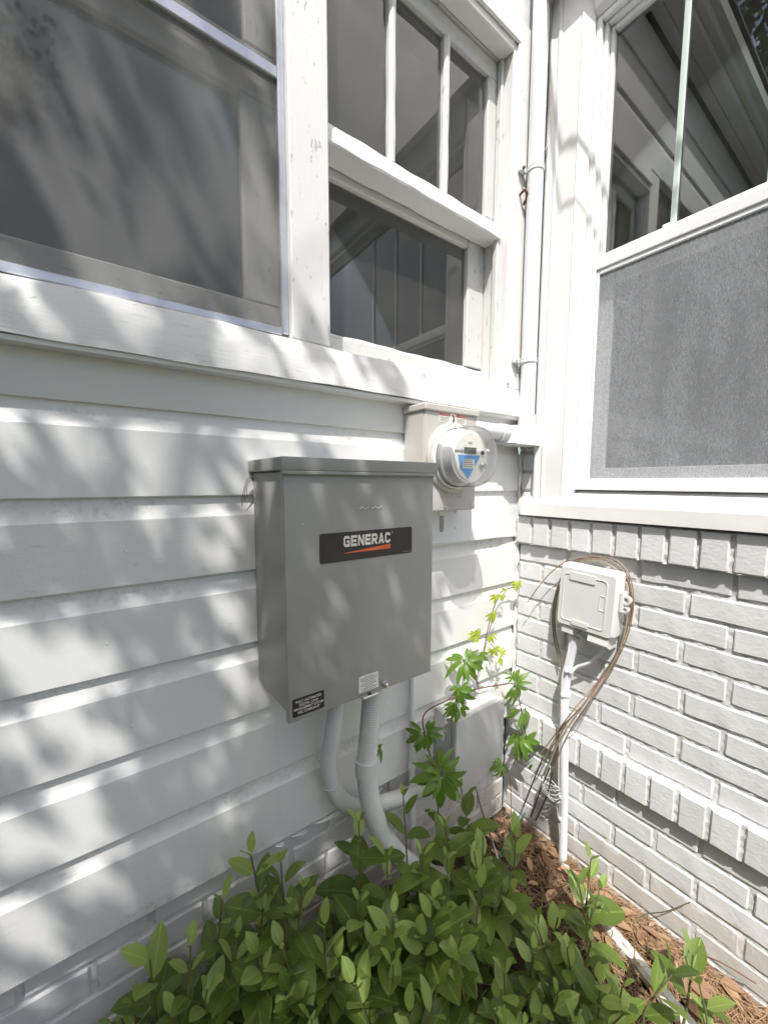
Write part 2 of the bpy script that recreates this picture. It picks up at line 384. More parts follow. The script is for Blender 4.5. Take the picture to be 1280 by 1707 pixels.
geo = gn.new('ShaderNodeNewGeometry'); sep = gn.new('ShaderNodeSeparateXYZ'); gl_.new(geo.outputs['Position'], sep.inputs[0])
fn = tnoise(gn, gl_, 26, (1,1,1), 7, .7); fn2 = tnoise(gn, gl_, 6, (1,1,1), 5)
soilc = mixc(gn, gl_, ramp(gn, gl_, fn, .35, .68), (.022,.016,.012,1), (.13,.085,.055,1))
lawnc = mixc(gn, gl_, ramp(gn, gl_, fn, .3, .7), (.05,.07,.02,1), (.12,.13,.05,1))
mk = gn.new('ShaderNodeMath'); mk.operation = 'LESS_THAN'; mk.inputs[1].default_value = -1.6; gl_.new(sep.outputs[1], mk.inputs[0])
gl_.new(mixc(gn, gl_, mk.outputs[0], soilc, lawnc), gb.inputs['Base Color']); gb.inputs['Roughness'].default_value = .95
bump(gn, gl_, [(fn, 1.0), (fn2, .5)], gb, .02)
M['groundm'] = gm
mb = MB().add(vs, fs); o = part(mb, 'ground', 'groundm'); o['kind'] = 'structure'; o['label'] = 'dark mulch bed and ground at the foot of the walls'

# ------------------------------------------------------------------ siding wall
X0 = -3.6                                                # left end of everything on the siding wall
sw = thing('siding_wall', 'white painted drop siding wall behind the large grey cabinet', 'wall', (-1.8, 0, .39))
EXP = .1645; Z1 = .4152
def board(zb, zt, nm='siding_board', mt='siding', x0=X0, x1=-.004, lip=None, n=1, off=None):
    h = zt-zb
    prof = [(.014, zb), (.001, zb), (0, zb+.002), (0, zt-.042), (.0028, zt-.0375), (.0058, zt-.0305), (.0076, zt-.0225), (.0086, zt-.0145)]
    prof += [(.0090, zt+.004), (.024, zt+.004), (.024, zb)]
    mbx = MB().prism(prof, 0, x0, x1, n, off); return part(mbx, nm, mt, sw, True, angle=14)
lines = [.393] + [Z1+EXP*k for k in range(1, 7)]       # .393 .5797 .7442 .9087 1.0732 1.2377 1.4022
for a, b in zip(lines, lines[1:]):
    mt = 'siding' if b > .6 else 'siding_old'
    if abs(a-1.0732) < .002:
        def off(t, i):
            k = max(0, min(1, (t+.52)/.2)) * max(0, min(1, (-.02-t)/.12)); k = k*k*(3-2*k)
            return (0, -.011*k if i in (1, 2) else (-.004*k if i == 3 else 0), .006*k if i in (0, 1, 2) else 0)
        board(a, b, mt='siding_old', n=60, off=off)
    else: board(a, b, mt=mt, n=12)
part(MB().prism([(.016,1.4022),(.001,1.4022),(0,1.4042),(0,1.52),(.024,1.52),(.024,1.4022)], 0, X0, -.004, 4), 'siding_board', 'siding', sw, True)
for k in range(3):                                       # siding over the windows
    zb = 2.67+.19*k; board(zb, zb+.19, x0=X0, x1=-.004, mt='siding')
# solid core of the wall round the window openings
for i, (a, b) in enumerate((((X0,.026,.39),(.02,.14,1.50)), ((X0,.026,2.66),(.02,.14,3.27)), ((-.112,.026,1.50),(.02,.14,2.66)), ((-.858,.075,1.50),(-.772,.14,2.66)))):
    part(MB().box(a, b), 'wall_core', 'siding', sw)
part(MB().box((-3.6,.026,1.5),(-2.6,.14,2.66)), 'wall_core', 'siding', sw)
for k in range(26):
    bz = lines[1+k % 5]+.060+rnd.uniform(-.006,.006); bx = -1.42+(k//5)*.21+rnd.uniform(-.02,.02)
    if -.97 < bx < -.58 and bz > .78: continue
    part(MB().lathe([(.0026,-.0002),(.0024,-.0005),(.0014,-.0007)], (bx,0,bz), 1, 8), 'nail_head', 'siding', sw, True)
# splintered end of the paint under the lowest board and the caulk bead in the corner
cb = MB()
zz = .40; 
pts = []
for k in range(46):
    z = .40+k*.0245; pts.append((-.004+.003*math.sin(k*2.1)+rnd.uniform(-.002,.002), -.004+rnd.uniform(-.002,.002), z))
cb.tube(pts, lambda t: .0065+.003*math.sin(t*97)+.002*math.sin(t*231), 7)
part(cb, 'caulk_bead', 'caulk', sw, True)
sp = MB()
for k in range(9):
    x = -.93+k*.034+rnd.uniform(-.01,.01); L_ = rnd.uniform(.02,.06)
    sp.add([(x,-.002,.393),(x+L_,-.004-rnd.random()*.004,.393),(x+L_*.9,-.006,.386-rnd.random()*.006),(x+L_*.3,-.005,.388)], [(0,1,2,3)])
part(sp, 'paint_flake', 'siding_old', sw)

# ------------------------------------------------------------------ bricks
def brick_mesh(name, lx, ly, lz, seed, bev=.0030, mt='brick'):
    """box lx,ly,lz centred; front edges ragged"""
    r_ = random.Random(seed)
    bm = bmesh.new(); bmesh.ops.create_cube(bm, size=1)
    for v in bm.verts: v.co = Vector((v.co.x*lx, v.co.y*ly, v.co.z*lz))
    ed = bm.edges[:]
    bmesh.ops.subdivide_edges(bm, edges=[e for e in ed if abs((e.verts[0].co-e.verts[1].co).length - max(lx, ly)) < 1e-5], cuts=5)
    sharp = [e for e in bm.edges if len(e.link_faces) == 2 and e.calc_face_angle() > .5]
    bmesh.ops.bevel(bm, geom=sharp, offset=bev, segments=1, affect='EDGES')
    for v in bm.verts: v.co += Vector((r_.uniform(-1,1)*.0005, r_.uniform(-1,1)*.0009, r_.uniform(-1,1)*.0011))
    me = bpy.data.meshes.new(name); bm.to_mesh(me); bm.free(); me.materials.append(M[mt])
    return me
bw = thing('brick_wall', 'white painted brick wall under the right hand window', 'wall', (0, -.9, 0))
Yend = -2.0
BR = [brick_mesh('brick', .09, .196, .0565, s) for s in range(6)]
BH = [brick_mesh('brick', .09, .094, .0565, s+20) for s in range(4)]
RL = [brick_mesh('brick', .12, .0565, .092, s+40) for s in range(6)]
part(MB().box((.0100, .03, -.15), (.14, Yend, 1.152)), 'mortar', 'mortar', bw)
def relief(y0_, y1_, z0_, z1_, x_, amp, st_=.0055):
    ny = int(abs(y1_-y0_)/st_); nz = int((z1_-z0_)/st_); vs_ = []
    for i in range(nz+1):
        for j in range(ny+1):
            y_ = y0_+(y1_-y0_)*j/ny; z_ = z0_+(z1_-z0_)*i/nz; q_ = Vector((0, y_*70, z_*70))
            vs_.append((x_-amp*(noise.noise(q_)+.6*noise.noise(q_*2.7)), y_, z_))
    return MB().add(vs_, [(i*(ny+1)+j, i*(ny+1)+j+1, (i+1)*(ny+1)+j+1, (i+1)*(ny+1)+j) for i in range(nz) for j in range(ny)])
part(relief(.02, -.95, .0, 1.07, .0042, .0036), 'mortar', 'mortar', bw, True, angle=80)
part(relief(.0, -.95, 1.052, 1.148, -.0150, .0040), 'mortar', 'mortar', bw, True, angle=80)
part(relief(.0, -.95, .356, .451, -.0200, .0040), 'mortar', 'mortar', bw, True, angle=80)
cz = [1.0535] + [.9869-.0667*k for k in range(9)]       # joint heights, under the rowlock
def course(zlo, zhi, off, y0=-.006, yend=Yend, rng=rnd):
    y = y0; edges = [y0]
    e = off
    while e > yend: 
        if e < y0-.03: edges.append(e)
        e -= .2085
    for a, b in zip(edges, edges[1:]):
        L = a-b-.011; zc = (zlo+zhi)/2
        me = (BR if L > .13 else BH)[rng.randrange(4)]; nom = .196 if L > .13 else .094
        h = (zhi-zlo-.0105)/.0565
        piece('brick', me, bw, (.045+rng.uniform(-.0012,.0012), (a+b)/2, zc+rng.uniform(-.001,.001)), (rng.uniform(-.006,.006), 0, rng.uniform(-.006,.006)), (1, L/nom, h))
for i, (hi, lo) in enumerate(zip(cz, cz[1:])):
    course(lo, hi, (-.195 if i % 2 == 0 else -.102)+rnd.uniform(-.008,.008))
lowj = [.3535-.0667*k for k in range(7)]
for i, (hi, lo) in enumerate(zip(lowj, lowj[1:])):
    course(lo, hi, y0=.016, off=(-.17 if i % 2 == 0 else -.065)+rnd.uniform(-.008,.008))
y = -.008
k = 0
while y > Yend:                                          # projecting rowlock under the sill and the water-table rowlock
    for zc, prj in ((1.1005, .021), (.4035, .026)):
        piece('brick', RL[rnd.randrange(6)], bw, (.06-prj+rnd.uniform(-.0015,.0015), y-.028, zc+rnd.uniform(-.001,.001)), (rnd.uniform(-.012,.012), 0, rnd.uniform(-.02,.02)))
    y -= .0668
part(MB().box((-.011,0,1.058),(.01,Yend,1.143)).box((-.015,0,.362),(.01,Yend,.445)), 'mortar', 'mortar', bw)
# thin brick strip beside the window trim
for k in range(22):
    z = 1.205+k*.0667
    piece('brick', BH[k % 4], bw, (.045, -.036, z), (rnd.uniform(-.01,.01),0,rnd.uniform(-.015,.015)), (1, .58, 1))
part(MB().box((.0075,0,1.152),(.14,-.066,2.72)), 'mortar', 'mortar', bw)
part(MB().box((.03,-.066,2.60),(.14,Yend,4.2)), 'wall_core', 'trim', bw)
# foundation under the siding
fw = thing('foundation_wall', 'low shaded white brick foundation under the siding boards', 'wall', (-1.8, .02, 0))
part(MB().box((X0,.0285,-.15),(.0,.14,.40)), 'mortar', 'mortar', fw)
FB = []
for s in range(5):
    FB.append(brick_mesh('brick', .196, .09, .0565, s+60, mt='brick_old'))
zj = [.3985, .332, .265, .198, .1315, .065, -.002]
for i, (hi, lo) in enumerate(zip(zj, zj[1:])):
    x = -.012 - (.04 if i % 2 else .145)
    xs = [-.008]
    while x > -2.4: xs.append(x); x -= .2055
    for a, b in zip(xs, xs[1:]):
        L = a-b-.011
        piece('brick', FB[rnd.randrange(5)], fw, ((a+b)/2, .067+rnd.uniform(-.0015,.0015), (hi+lo)/2), (0, rnd.uniform(-.006,.006), rnd.uniform(-.006,.006)), (L/.196, 1, (hi-lo-.0105)/.0565))

# ------------------------------------------------------------------ windows of the siding wall
# sill board under both windows
sl = thing('window_sill', 'long weathered white sill board under the two old windows', 'sill', (-1.8, -.02, 1.49))
def wob(t, i): return (0, .0016*math.sin(t*9+i), .0016*math.sin(t*7.3+1.7*i)+.001*math.sin(t*31+i))
part(MB().prism([(-.040,1.487),(-.038,1.532),(-.022,1.577),(.03,1.592),(.03,1.487)], 0, X0, -.028, 80, wob), 'sill_board', 'wood_h', sl, True, angle=20)
part(MB().prism([(-.0335,1.478),(-.0335,1.486),(.0,1.486),(.0,1.478)], 0, X0, -.03, 4), 'drip_strip', 'siding_old', sl)
# left window with screens
lw = thing('screened_window', 'old wooden window behind grey insect screens at the upper left', 'window', (-1.7, .03, 1.59))
xl, xr = -2.6, -.862
part(MB().box((xr-.0005,-.020,1.578),(xr+.0935,.074,2.66),.003), 'mullion', 'wood_v', lw, True)
fr = MB()
for a, b in (((xr-.016,-.004,1.590),(xr-.001,.016,2.66)), ((xl,-.004,1.586),(xr-.0165,.016,1.602)), ((xl,-.004,2.095),(xr-.0165,.016,2.118))): fr.box(a, b, .002)
frp = part(fr, 'screen_frame', 'alu', lw, True)
part(MB().box((xl,.004,1.601),(xr-.0155,.0046,2.096)), 'screen_mesh', 'screen', frp)
part(MB().box((xl,.004,2.117),(xr-.0155,.0046,2.66)), 'screen_mesh', 'screen', frp)
pt = MB()
for z, s in ((1.585,.0016),): pt.box((-.985,-.0055,1.594),(-.962,-.0045,1.603))
sash = part(MB().box((xl,.028,1.592),(xr-.003,.06,1.655),.003).box((xl,.028,2.06),(xr-.003,.06,2.125),.003), 'lower_sash', 'wood_gh', lw, True)
part(MB().box((xr-.085,.0275,1.6555),(xr-.0035,.0595,2.0595),.003), 'stile', 'wood_gv', sash, True)
part(MB().box((xl,.044,1.650),(xr-.08,.047,2.065)), 'pane', 'glass_dim', sash)
us = part(MB().box((xl,.02,2.1255),(xr-.003,.05,2.15),.003).box((xl,.02,2.60),(xr-.003,.05,2.66),.003), 'upper_sash', 'wood_gh', lw, True)
part(MB().box((xr-.075,.0195,2.1505),(xr-.0035,.0495,2.5995),.003), 'stile', 'wood_gv', us, True)
part(MB().box((xl,.034,2.145),(xr-.07,.037,2.605)), 'pane', 'glass_dim', us)
part(MB().box((xl,-.022,2.66),(xr+.094,.03,2.672),.002), 'head_casing', 'wood_h', lw)
# middle window
mw = thing('sash_window', 'peeling white double hung window with three upper lights beside the conduit', 'window', (-.45, .03, 1.59))
a, b = -.768, -.133
part(MB().box((b,-.022,1.575),(-.030,.025,2.665),.003), 'casing', 'wood_v', mw, True)
part(MB().box((b+.012,-.030,1.590),(b+.020,-.020,2.585),.002), 'casing_bead', 'wood_v', mw, True)
part(MB().box((a,-.0225,2.562),(b-.0005,.025,2.664),.003), 'head_casing', 'wood_h', mw, True)
part(MB().box((a,-.032,2.585),(b+.02,-.0225,2.60),.003), 'casing_bead', 'wood_h', mw, True)
jm = part(MB().box((b-.0005,.0255,1.575),(b+.02,.14,2.66)).box((a-.004,.0255,2.5625),(b-.001,.14,2.66)), 'jamb', 'wood_gv', mw)
part(MB().box((b-.013,.012,1.592),(b-.001,.030,2.56),.002), 'parting_stop', 'wood_gv', mw, True)
part(MB().box((a+.001,.004,1.592),(a+.010,.09,2.56),.002).box((a+.011,.012,1.592),(a+.016,.03,2.56),.001), 'sash_track', 'alu', mw, True)
part(MB().prism([(.02,1.576),(.02,1.585),(.14,1.603),(.14,1.576)],0,a,b-.001), 'stool', 'wood_gh', mw)
us = part(MB().box((a+.016,.032,2.51),(b-.002,.070,2.561),.003), 'upper_sash', 'wood_gh', mw, True)   # top rail
part(MB().box((-.182,.0325,2.105),(b-.0025,.0695,2.5095),.003), 'stile', 'wood_gv', us, True)
part(MB().box((a+.0165,.0325,2.105),(a+.022,.0695,2.5095),.002), 'stile', 'wood_gv', us, True)
def wob2(t, i): return (0, 0, .0012*math.sin(t*23+i*1.3)+.0008*math.sin(t*61+i))
part(MB().prism([(.008,2.040),(.006,2.044),(.008,2.070),(.030,2.100),(.07,2.104),(.07,2.040)], 0, a+.012, b-.004, 40, wob2), 'meeting_rail', 'wood_h', us, True, angle=20)
for mx_ in (-.552, -.359):
    part(MB().prism([(mx_-.011,.034),(mx_-.004,.027),(mx_+.004,.027),(mx_+.011,.034),(mx_+.011,.058),(mx_-.011,.058)], 2, 2.099, 2.512, 30, lambda t, i: (.0008*math.sin(t*40+i), .0006*math.sin(t*53+i), 0)), 'muntin', 'wood_gv', us, True, angle=25)
px = [a+.02, -.552, -.359, -.178]
for q, r_ in zip(px, px[1:]):
    part(MB().box((q+.0001,.046,2.095),(r_-.0001,.049,2.515)), 'pane', 'glass', us)
ls = part(MB().prism([(.072,1.597),(.072,1.640),(.080,1.650),(.108,1.652),(.108,1.599)], 0, a+.012, b-.0015, 40, wob2), 'lower_sash', 'wood_gh', mw, True, angle=20)
part(MB().box((-.212,.0725,1.6525),(b-.002,.1075,2.06),.003), 'stile', 'wood_gv', ls, True)
part(MB().box((a+.0125,.0725,1.6525),(a+.045,.1075,2.06),.003), 'stile', 'wood_gv', ls, True)
part(MB().box((a+.046,.0735,2.02),(-.2125,.1065,2.059),.003), 'rail', 'wood_gh', ls, True)
part(MB().box((a+.04,.088,1.645),(-.205,.091,2.03)), 'pane', 'glass', ls)
rc = MB()                                               # rusty hook on the casing
rc.tube(smoothpath([(-.085,-.022,2.176),(-.086,-.040,2.181),(-.078,-.044,2.172),(-.068,-.036,2.166),(-.072,-.028,2.150)],6), .0042, 6)
solo(rc, 'rusty_clip', 'rust', 'small rusty metal clip on the peeling window casing', 'clip', True)

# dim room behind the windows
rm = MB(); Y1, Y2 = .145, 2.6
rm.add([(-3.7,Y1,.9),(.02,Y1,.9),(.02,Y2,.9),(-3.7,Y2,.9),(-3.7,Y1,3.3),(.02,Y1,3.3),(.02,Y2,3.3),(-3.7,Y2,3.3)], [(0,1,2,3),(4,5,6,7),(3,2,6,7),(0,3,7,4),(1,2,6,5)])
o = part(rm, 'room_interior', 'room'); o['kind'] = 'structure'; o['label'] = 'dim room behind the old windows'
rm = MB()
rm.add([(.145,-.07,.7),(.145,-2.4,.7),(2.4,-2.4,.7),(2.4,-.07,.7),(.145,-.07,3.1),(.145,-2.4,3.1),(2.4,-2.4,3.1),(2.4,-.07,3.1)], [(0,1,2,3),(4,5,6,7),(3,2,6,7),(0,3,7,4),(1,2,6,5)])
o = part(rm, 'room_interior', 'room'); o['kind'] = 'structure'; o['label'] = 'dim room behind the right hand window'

# ------------------------------------------------------------------ right hand window
rw = thing('vinyl_window', 'white vinyl window with a screened lower half over the brick wall', 'window', (.02, -.8, 1.15))
yR = -1.55
tp = [(.02,-.060),(-.012,-.060),(-.024,-.070),(-.026,-.076),(-.024,-.082),(-.022,-.096),(-.0265,-.100),(-.0265,-.106),(-.022,-.110),(-.022,-.168),(-.024,-.172),(-.006,-.198),(.06,-.198),(.06,-.060)]
part(MB().prism(tp, 2, 1.212, 2.72), 'side_trim', 'trim', rw, True, angle=12)
part(MB().prism([(-.034,1.156),(-.034,1.196),(-.028,1.212),(.03,1.236),(.03,1.156)], 1, -.030, yR-.2), 'window_sill', 'trim', rw)
part(MB().prism([(-.006,1.2125),(-.002,1.228),(.028,1.242),(.06,1.244),(.06,1.2125)], 1, -.1985, yR), 'sub_sill', 'trim', rw)
# head trim: small projecting soffit box over the window
hd = part(MB().prism([(-.066,2.90),(-.066,2.705),(-.058,2.695),(-.030,2.712),(.02,2.712),(.02,2.90)], 1, -.045, yR-.3), 'head_trim', 'trim', rw)
part(MB().prism([(-.022,2.711),(-.012,2.60),(.0,2.585),(.06,2.585),(.06,2.711)], 1, -.1985, yR), 'head_stop', 'trim', rw)
# frame
fm = MB()
def lbox(mb_, y0, y1, z0, z1, x0, x1, bev=.002): return mb_.box((x0,y0,z0),(x1,y1,z1),bev)
lbox(fm, -.1985,-.214, 1.245,2.584, .002,.09); lbox(fm, -.2145,yR, 1.245,1.262, .002,.09); lbox(fm, -.2145,yR, 2.568,2.584, .002,.09)
lbox(fm, -.2145,-.226, 1.2625,2.5675, .016,.09); lbox(fm, -.2265,yR, 1.2625,1.270, .014,.09); lbox(fm,-.2265,yR,2.556,2.5675,.016,.09)
part(fm, 'window_frame', 'vinyl', rw, True)
us = part(lbox(lbox(lbox(MB(), -.2265,-.238, 1.93,2.5555, .030,.06), -.2385,yR, 2.540,2.5555, .030,.06), -.2265,yR, 1.898,1.9295, .016,.058), 'upper_sash', 'vinyl', rw, True)
part(lbox(MB(), -.2385,yR, 1.9300,1.9420, .026,.060), 'meeting_rail', 'vinyl', us, True)
part(lbox(MB(), -.236,yR, 1.938,2.542, .044,.048, 0), 'pane', 'glass_clean', us)
for yy in (-.412,-.60,-.79):
    part(lbox(MB(), yy+.007,yy-.007, 1.9425,2.5395, .036,.0435), 'muntin', 'vinyl_green', us)
part(lbox(MB(), -.39,-.408, 1.9425,1.950,.028,.036), 'sash_latch', 'vinyl', us)
sc = part(lbox(lbox(lbox(MB(), -.2265,-.2345,1.2705,1.8975,.020,.03), -.235,yR,1.2705,1.279,.020,.03), -.235,yR,1.884,1.8975,.020,.03), 'screen_frame', 'vinyl', rw, True)
part(lbox(MB(), -.234,yR,1.278,1.885,.0245,.0250,0), 'screen_mesh', 'screen_r', sc)
ls = part(lbox(lbox(lbox(MB(), -.2265,-.262,1.2705,1.8975,.052,.085), -.2625,yR,1.2705,1.312,.052,.085), -.2625,yR,1.862,1.8975,.060,.085), 'lower_sash', 'vinyl', rw, True)
part(lbox(MB(), -.2615,yR,1.311,1.863,.066,.070,0), 'pane', 'glass_clean', ls)

# eaves over both walls (out of the frame; they show as reflections in the glass)
ev = thing('siding_wall_eave', 'painted plank eave above the old windows', 'eave', (-1.8, -.1, 3.26))
ZE = 3.26
for k in range(2): part(MB().box((X0,-.004-.045*k,ZE),(.0,-.047-.045*k,ZE+.02),.002), 'soffit_plank', 'siding', ev)
part(MB().box((X0,-.093,ZE-.012),(.0,-.112,ZE+.14),.003), 'fascia_board', 'wood_h', ev)
part(MB().prism([(-.1125,ZE+.02),(-.135,ZE+.03),(-.142,ZE+.06),(-.165,ZE+.075),(-.170,ZE+.12),(-.1125,ZE+.12)], 0, X0, 0), 'crown_moulding', 'siding', ev)
rz = ZE+.145
part(MB().add([(X0,-.18,rz),(0,-.18,rz),(0,2.2,rz+1.2),(X0,2.2,rz+1.2),(X0,-.18,rz+.015),(0,-.18,rz+.015),(0,2.2,rz+1.215),(X0,2.2,rz+1.215)],[(0,1,2,3),(4,5,6,7),(0,1,5,4),(1,2,6,5),(2,3,7,6),(3,0,4,7)]), 'roof_plane', 'roof', ev)

# ------------------------------------------------------------------ grey cabinet
cb = thing('transfer_switch', 'large grey metal transfer switch cabinet with black nameplate', 'cabinet', (-.773, -.005, .80))
part(MB().box((-.953,-.002,.818),(-.594,-.166,1.287),.003), 'body', 'cabinet', cb, True)
part(MB().box((-.957,-.1665,.8055),(-.590,-.181,1.2855),.0025,2), 'door', 'cabinet', cb, True)
part(MB().box((-.963,-.0015,1.2875),(-.584,-.189,1.3120),.003,2).box((-.963,-.1815,1.2800),(-.584,-.189,1.2874),.0015), 'lid', 'cabinet_lid', cb, True)
YF = -.181
def plate(mbx, x0, x1, z0, z1, r, y0=YF, t=.0009): return mbx.prism(rrect(x0,x1,z0,z1,r), 1, y0-.0001, y0-t)
np_ = part(plate(MB(), -.887,-.655,1.108,1.167,.004), 'nameplate', 'darkbrown', cb)
def block_letters(word, x0, x1, z0, z1, y, t):
    w_, s_, c_ = .98, .25, .20
    xl = lambda z: s_*1.15+(w_*.5-s_*1.15)*z/.80
    G = {
     'C': [[(w_,.68),(w_,1-c_),(w_-c_,1),(c_,1),(0,1-c_),(0,c_),(c_,0),(w_-c_,0),(w_,c_),(w_,.32),(w_-s_,.32),(w_-s_,s_),(s_,s_),(s_,1-s_),(w_-s_,1-s_),(w_-s_,.68)]],
     'G': [[(w_,.70),(w_,1-c_),(w_-c_,1),(c_,1),(0,1-c_),(0,c_),(c_,0),(w_,0),(w_,.57),(w_*.5,.57),(w_*.5,.37),(w_-s_,.37),(w_-s_,s_),(s_,s_),(s_,1-s_),(w_-s_,1-s_),(w_-s_,.70)]],
     'E': [[(0,0),(w_,0),(w_,s_),(s_,s_),(s_,.5-s_*.45),(w_*.93,.5-s_*.45),(w_*.93,.5+s_*.45),(s_,.5+s_*.45),(s_,1-s_),(w_,1-s_),(w_,1),(0,1)]],
     'N': [[(0,0),(s_,0),(s_,.64),(w_-s_*1.1,0),(w_,0),(w_,1),(w_-s_,1),(w_-s_,.36),(s_*1.1,1),(0,1)]],
     'R': [[(0,0),(s_,0),(s_,1),(0,1)],[(s_,1),(s_,1-s_),(w_-s_,1-s_),(w_-s_,.33+s_*.9),(s_,.33+s_*.9),(s_,.33),(w_*.45,.33),(w_-s_*1.25,0),(w_+.02,0),(w_*.76,.34),(w_,.48),(w_,1-c_),(w_-c_,1)]],
     'A': [[(0,0),(s_*1.15,0),(w_*.5,.80),(w_*.5,1),(w_*.36,1)],[(w_,0),(w_*.64,1),(w_*.5,1),(w_*.5,.80),(w_-s_*1.15,0)],[(xl(.19),.19),(w_-xl(.19),.19),(w_-xl(.37),.37),(xl(.37),.37)]]}
    mb_ = MB(); n_ = len(word); cell = (x1-x0)/(n_-.12)
    for i, ch in enumerate(word):
        for poly in G[ch]:
            mb_.prism([(x0+cell*i+p*cell*.86, z0+q*(z1-z0)) for p, q in poly], 1, y, y-t)
    return mb_
part(block_letters('GENERAC', -.834, -.716, 1.1365, 1.1590, YF-.0010, .0004), 'lettering', 'offwhite', np_)
part(MB().prism([(-.833,1.1235),(-.716,1.1235),(-.716,1.1335),(-.833,1.1245)], 1, YF-.0010, YF-.0014), 'orange_swoosh', 'orange', np_)
text_part('www.generac.com', 'lettering', 'greyprint', np_, .0032, onY(-.668, YF-.0013, 1.1125))
text_part('®', 'lettering', 'offwhite', np_, .004, onY(-.7115, YF-.0013, 1.158))
bl = part(plate(MB(), -.949,-.8815,.8155,.852,.003), 'black_label', 'black', cb)
text_part('FULLY AUTOMATED\nDIGITAL LOAD\nMANAGEMENT SYSTEM\nNEC COMPLIANT', 'lettering', 'offwhite', bl, .0072, onY(-.9153, YF-.0013, .8338), .00004, .80, 1.05)
wl = part(plate(MB(), -.799,-.748,.8165,.8525,.001), 'white_label', 'offwhite', cb)
pr = MB()
for k in range(9):
    z = .8495-k*.0037; wdt = rnd.uniform(.036,.045) if k not in (0,3,6) else .022
    pr.box((-.7735-wdt/2, YF-.0012, z-.0007),(-.7735+wdt/2, YF-.0015, z+.0006))
part(pr, 'print_line', 'greyprint', wl)
sk = part(plate(MB(), -.799,-.738,1.2085,1.2195,.002, t=.0005), 'rubbed_sticker', 'cabinet_lid', cb)
pr = MB()
for k in range(26):
    x = -.796+k*.0022; z = 1.2135+rnd.uniform(-.0025,.002)
    if k in (11,12,13): continue
    pr.box((x,YF-.0007,z),(x+rnd.uniform(.001,.0028),YF-.0009,z+rnd.uniform(.0008,.003)))
part(pr, 'scratch', 'offwhite', sk)
part(MB().box((-.922,YF-.0001,1.1865),(-.9205,YF-.0006,1.191)), 'paint_drip', 'offwhite', cb)
lt = part(MB().box((-.797,-.1815,.806),(-.757,-.196,.812),.0015), 'latch_tab', 'steel', cb)
part(MB().lathe([(.0012,-.002),(.0045,-.002),(.0045,.002),(.0012,.002)], (-.777,-.190,.8125), 2, 12), 'latch_hole_ring', 'darkgrey', lt)
part(MB().lathe([(.007,0),(.007,-.004),(.0055,-.0045),(.0055,-.013),(.004,-.015)], (-.733,-.181,.8195), 1, 16), 'lock_bolt', 'steel', cb, True)
wr = MB()
for k in range(3):
    wr.tube(smoothpath([(-.951,-.012,1.272),(-.961-.003*k,-.012,1.270+.002*k),(-.968-.004*k,-.008,1.255-.006*k),(-.966-.006*k,-.003,1.235-.010*k)],5), .0006, 5)
solo(wr, 'wire_strands', 'darkgrey', 'few thin loose strands sticking out beside the cabinet lid', 'wire', True)

# ------------------------------------------------------------------ electric meter
em = thing('electric_meter', 'round glass electric meter on a beige grey socket box', 'electric meter', (-.435, -.005, 1.18))
sbx = part(MB().box((-.534,-.002,1.188),(-.336,-.082,1.452),.003).box((-.5335,-.0825,1.190),(-.3365,-.088,1.452),.002), 'socket_box', 'socket', em, True)
part(MB().box((-.539,-.001,1.4525),(-.331,-.0945,1.470),.003), 'socket_lid', 'socket', em, True)
part(MB().lathe([(.0,0),(.0032,0),(.0032,-.003),(.0,-.003)], (-.353,-.088,1.205), 1, 10), 'screw', 'steel', sbx)
CX, CZ = -.436, 1.333
part(MB().lathe([(.0945,-.087),(.0945,-.094),(.089,-.098),(.084,-.098),(.084,-.090)], (CX,0,CZ), 1, 48, False), 'sealing_ring', 'socket', em, True)
part(MB().lathe([(.0835,-.089),(.0835,-.106),(.0805,-.109),(.0795,-.109),(.0795,-.092)], (CX,0,CZ), 1, 48, False), 'locking_ring', 'meterbody', em, True)
part(MB().lathe([(.076,-.09),(.076,-.120),(.070,-.123),(.068,-.152),(.063,-.154)], (CX,0,CZ), 1, 48), 'meter_body', 'meterbody', em, True)
gl = MB().lathe([(.0795,-.108),(.0785,-.150),(.0775,-.176),(.0745,-.1825),(.067,-.185),(.063,-.1815),(.0,-.1815)], (CX,0,CZ), 1, 48, False)
part(gl, 'glass_cover', 'meterglass', em, True)
fp = part(MB().lathe([(.061,-.1542),(.061,-.1562)], (CX,0,CZ), 1, 40), 'dial_plate', 'offwhite', em)
yd = -.1563
def dplate(mbx, x0, x1, z0, z1, r, t=.0006): return mbx.prism(rrect(CX+x0,CX+x1,CZ+z0,CZ+z1,r), 1, yd, yd-t)
part(dplate(MB(), -.026,.020,.008,.024,.002,.001), 'lcd_window', 'lcd', fp)
part(MB().prism([(CX-.048,CZ+.004),(CX-.040,CZ-.028),(CX-.010,CZ-.057),(CX+.012,CZ-.030),(CX+.036,CZ+.004)],1,yd,yd-.0006), 'blue_panel', 'blue', fp)
part(dplate(MB(), -.030,.014,-.030,-.006,.001,.0010), 'serial_label', 'offwhite', fp)
pr = MB()
for k in range(4): pr.box((CX-.027,yd-.0012,CZ-.010-k*.0055),(CX+.010-.004*(k%2),yd-.0015,CZ-.0075-k*.0055))
part(pr, 'print_line', 'greyprint', fp)
text_part('kWh', 'lettering', 'greyprint', fp, .008, onY(CX-.004, yd-.0009, CZ+.036))
part(MB().box((CX-.060,yd-.0004,CZ+.012),(CX-.036,yd-.0012,CZ+.0165)).prism([(CX-.036,CZ+.0085),(CX-.026,CZ+.014),(CX-.036,CZ+.020)],1,yd-.0004,yd-.0012), 'arrow_mark', 'greyprint', fp)
part(MB().lathe([(.0055,yd),(.0055,yd-.004)], (CX+.044,0,CZ+.012), 1, 14), 'optical_port', 'darkgrey', fp)
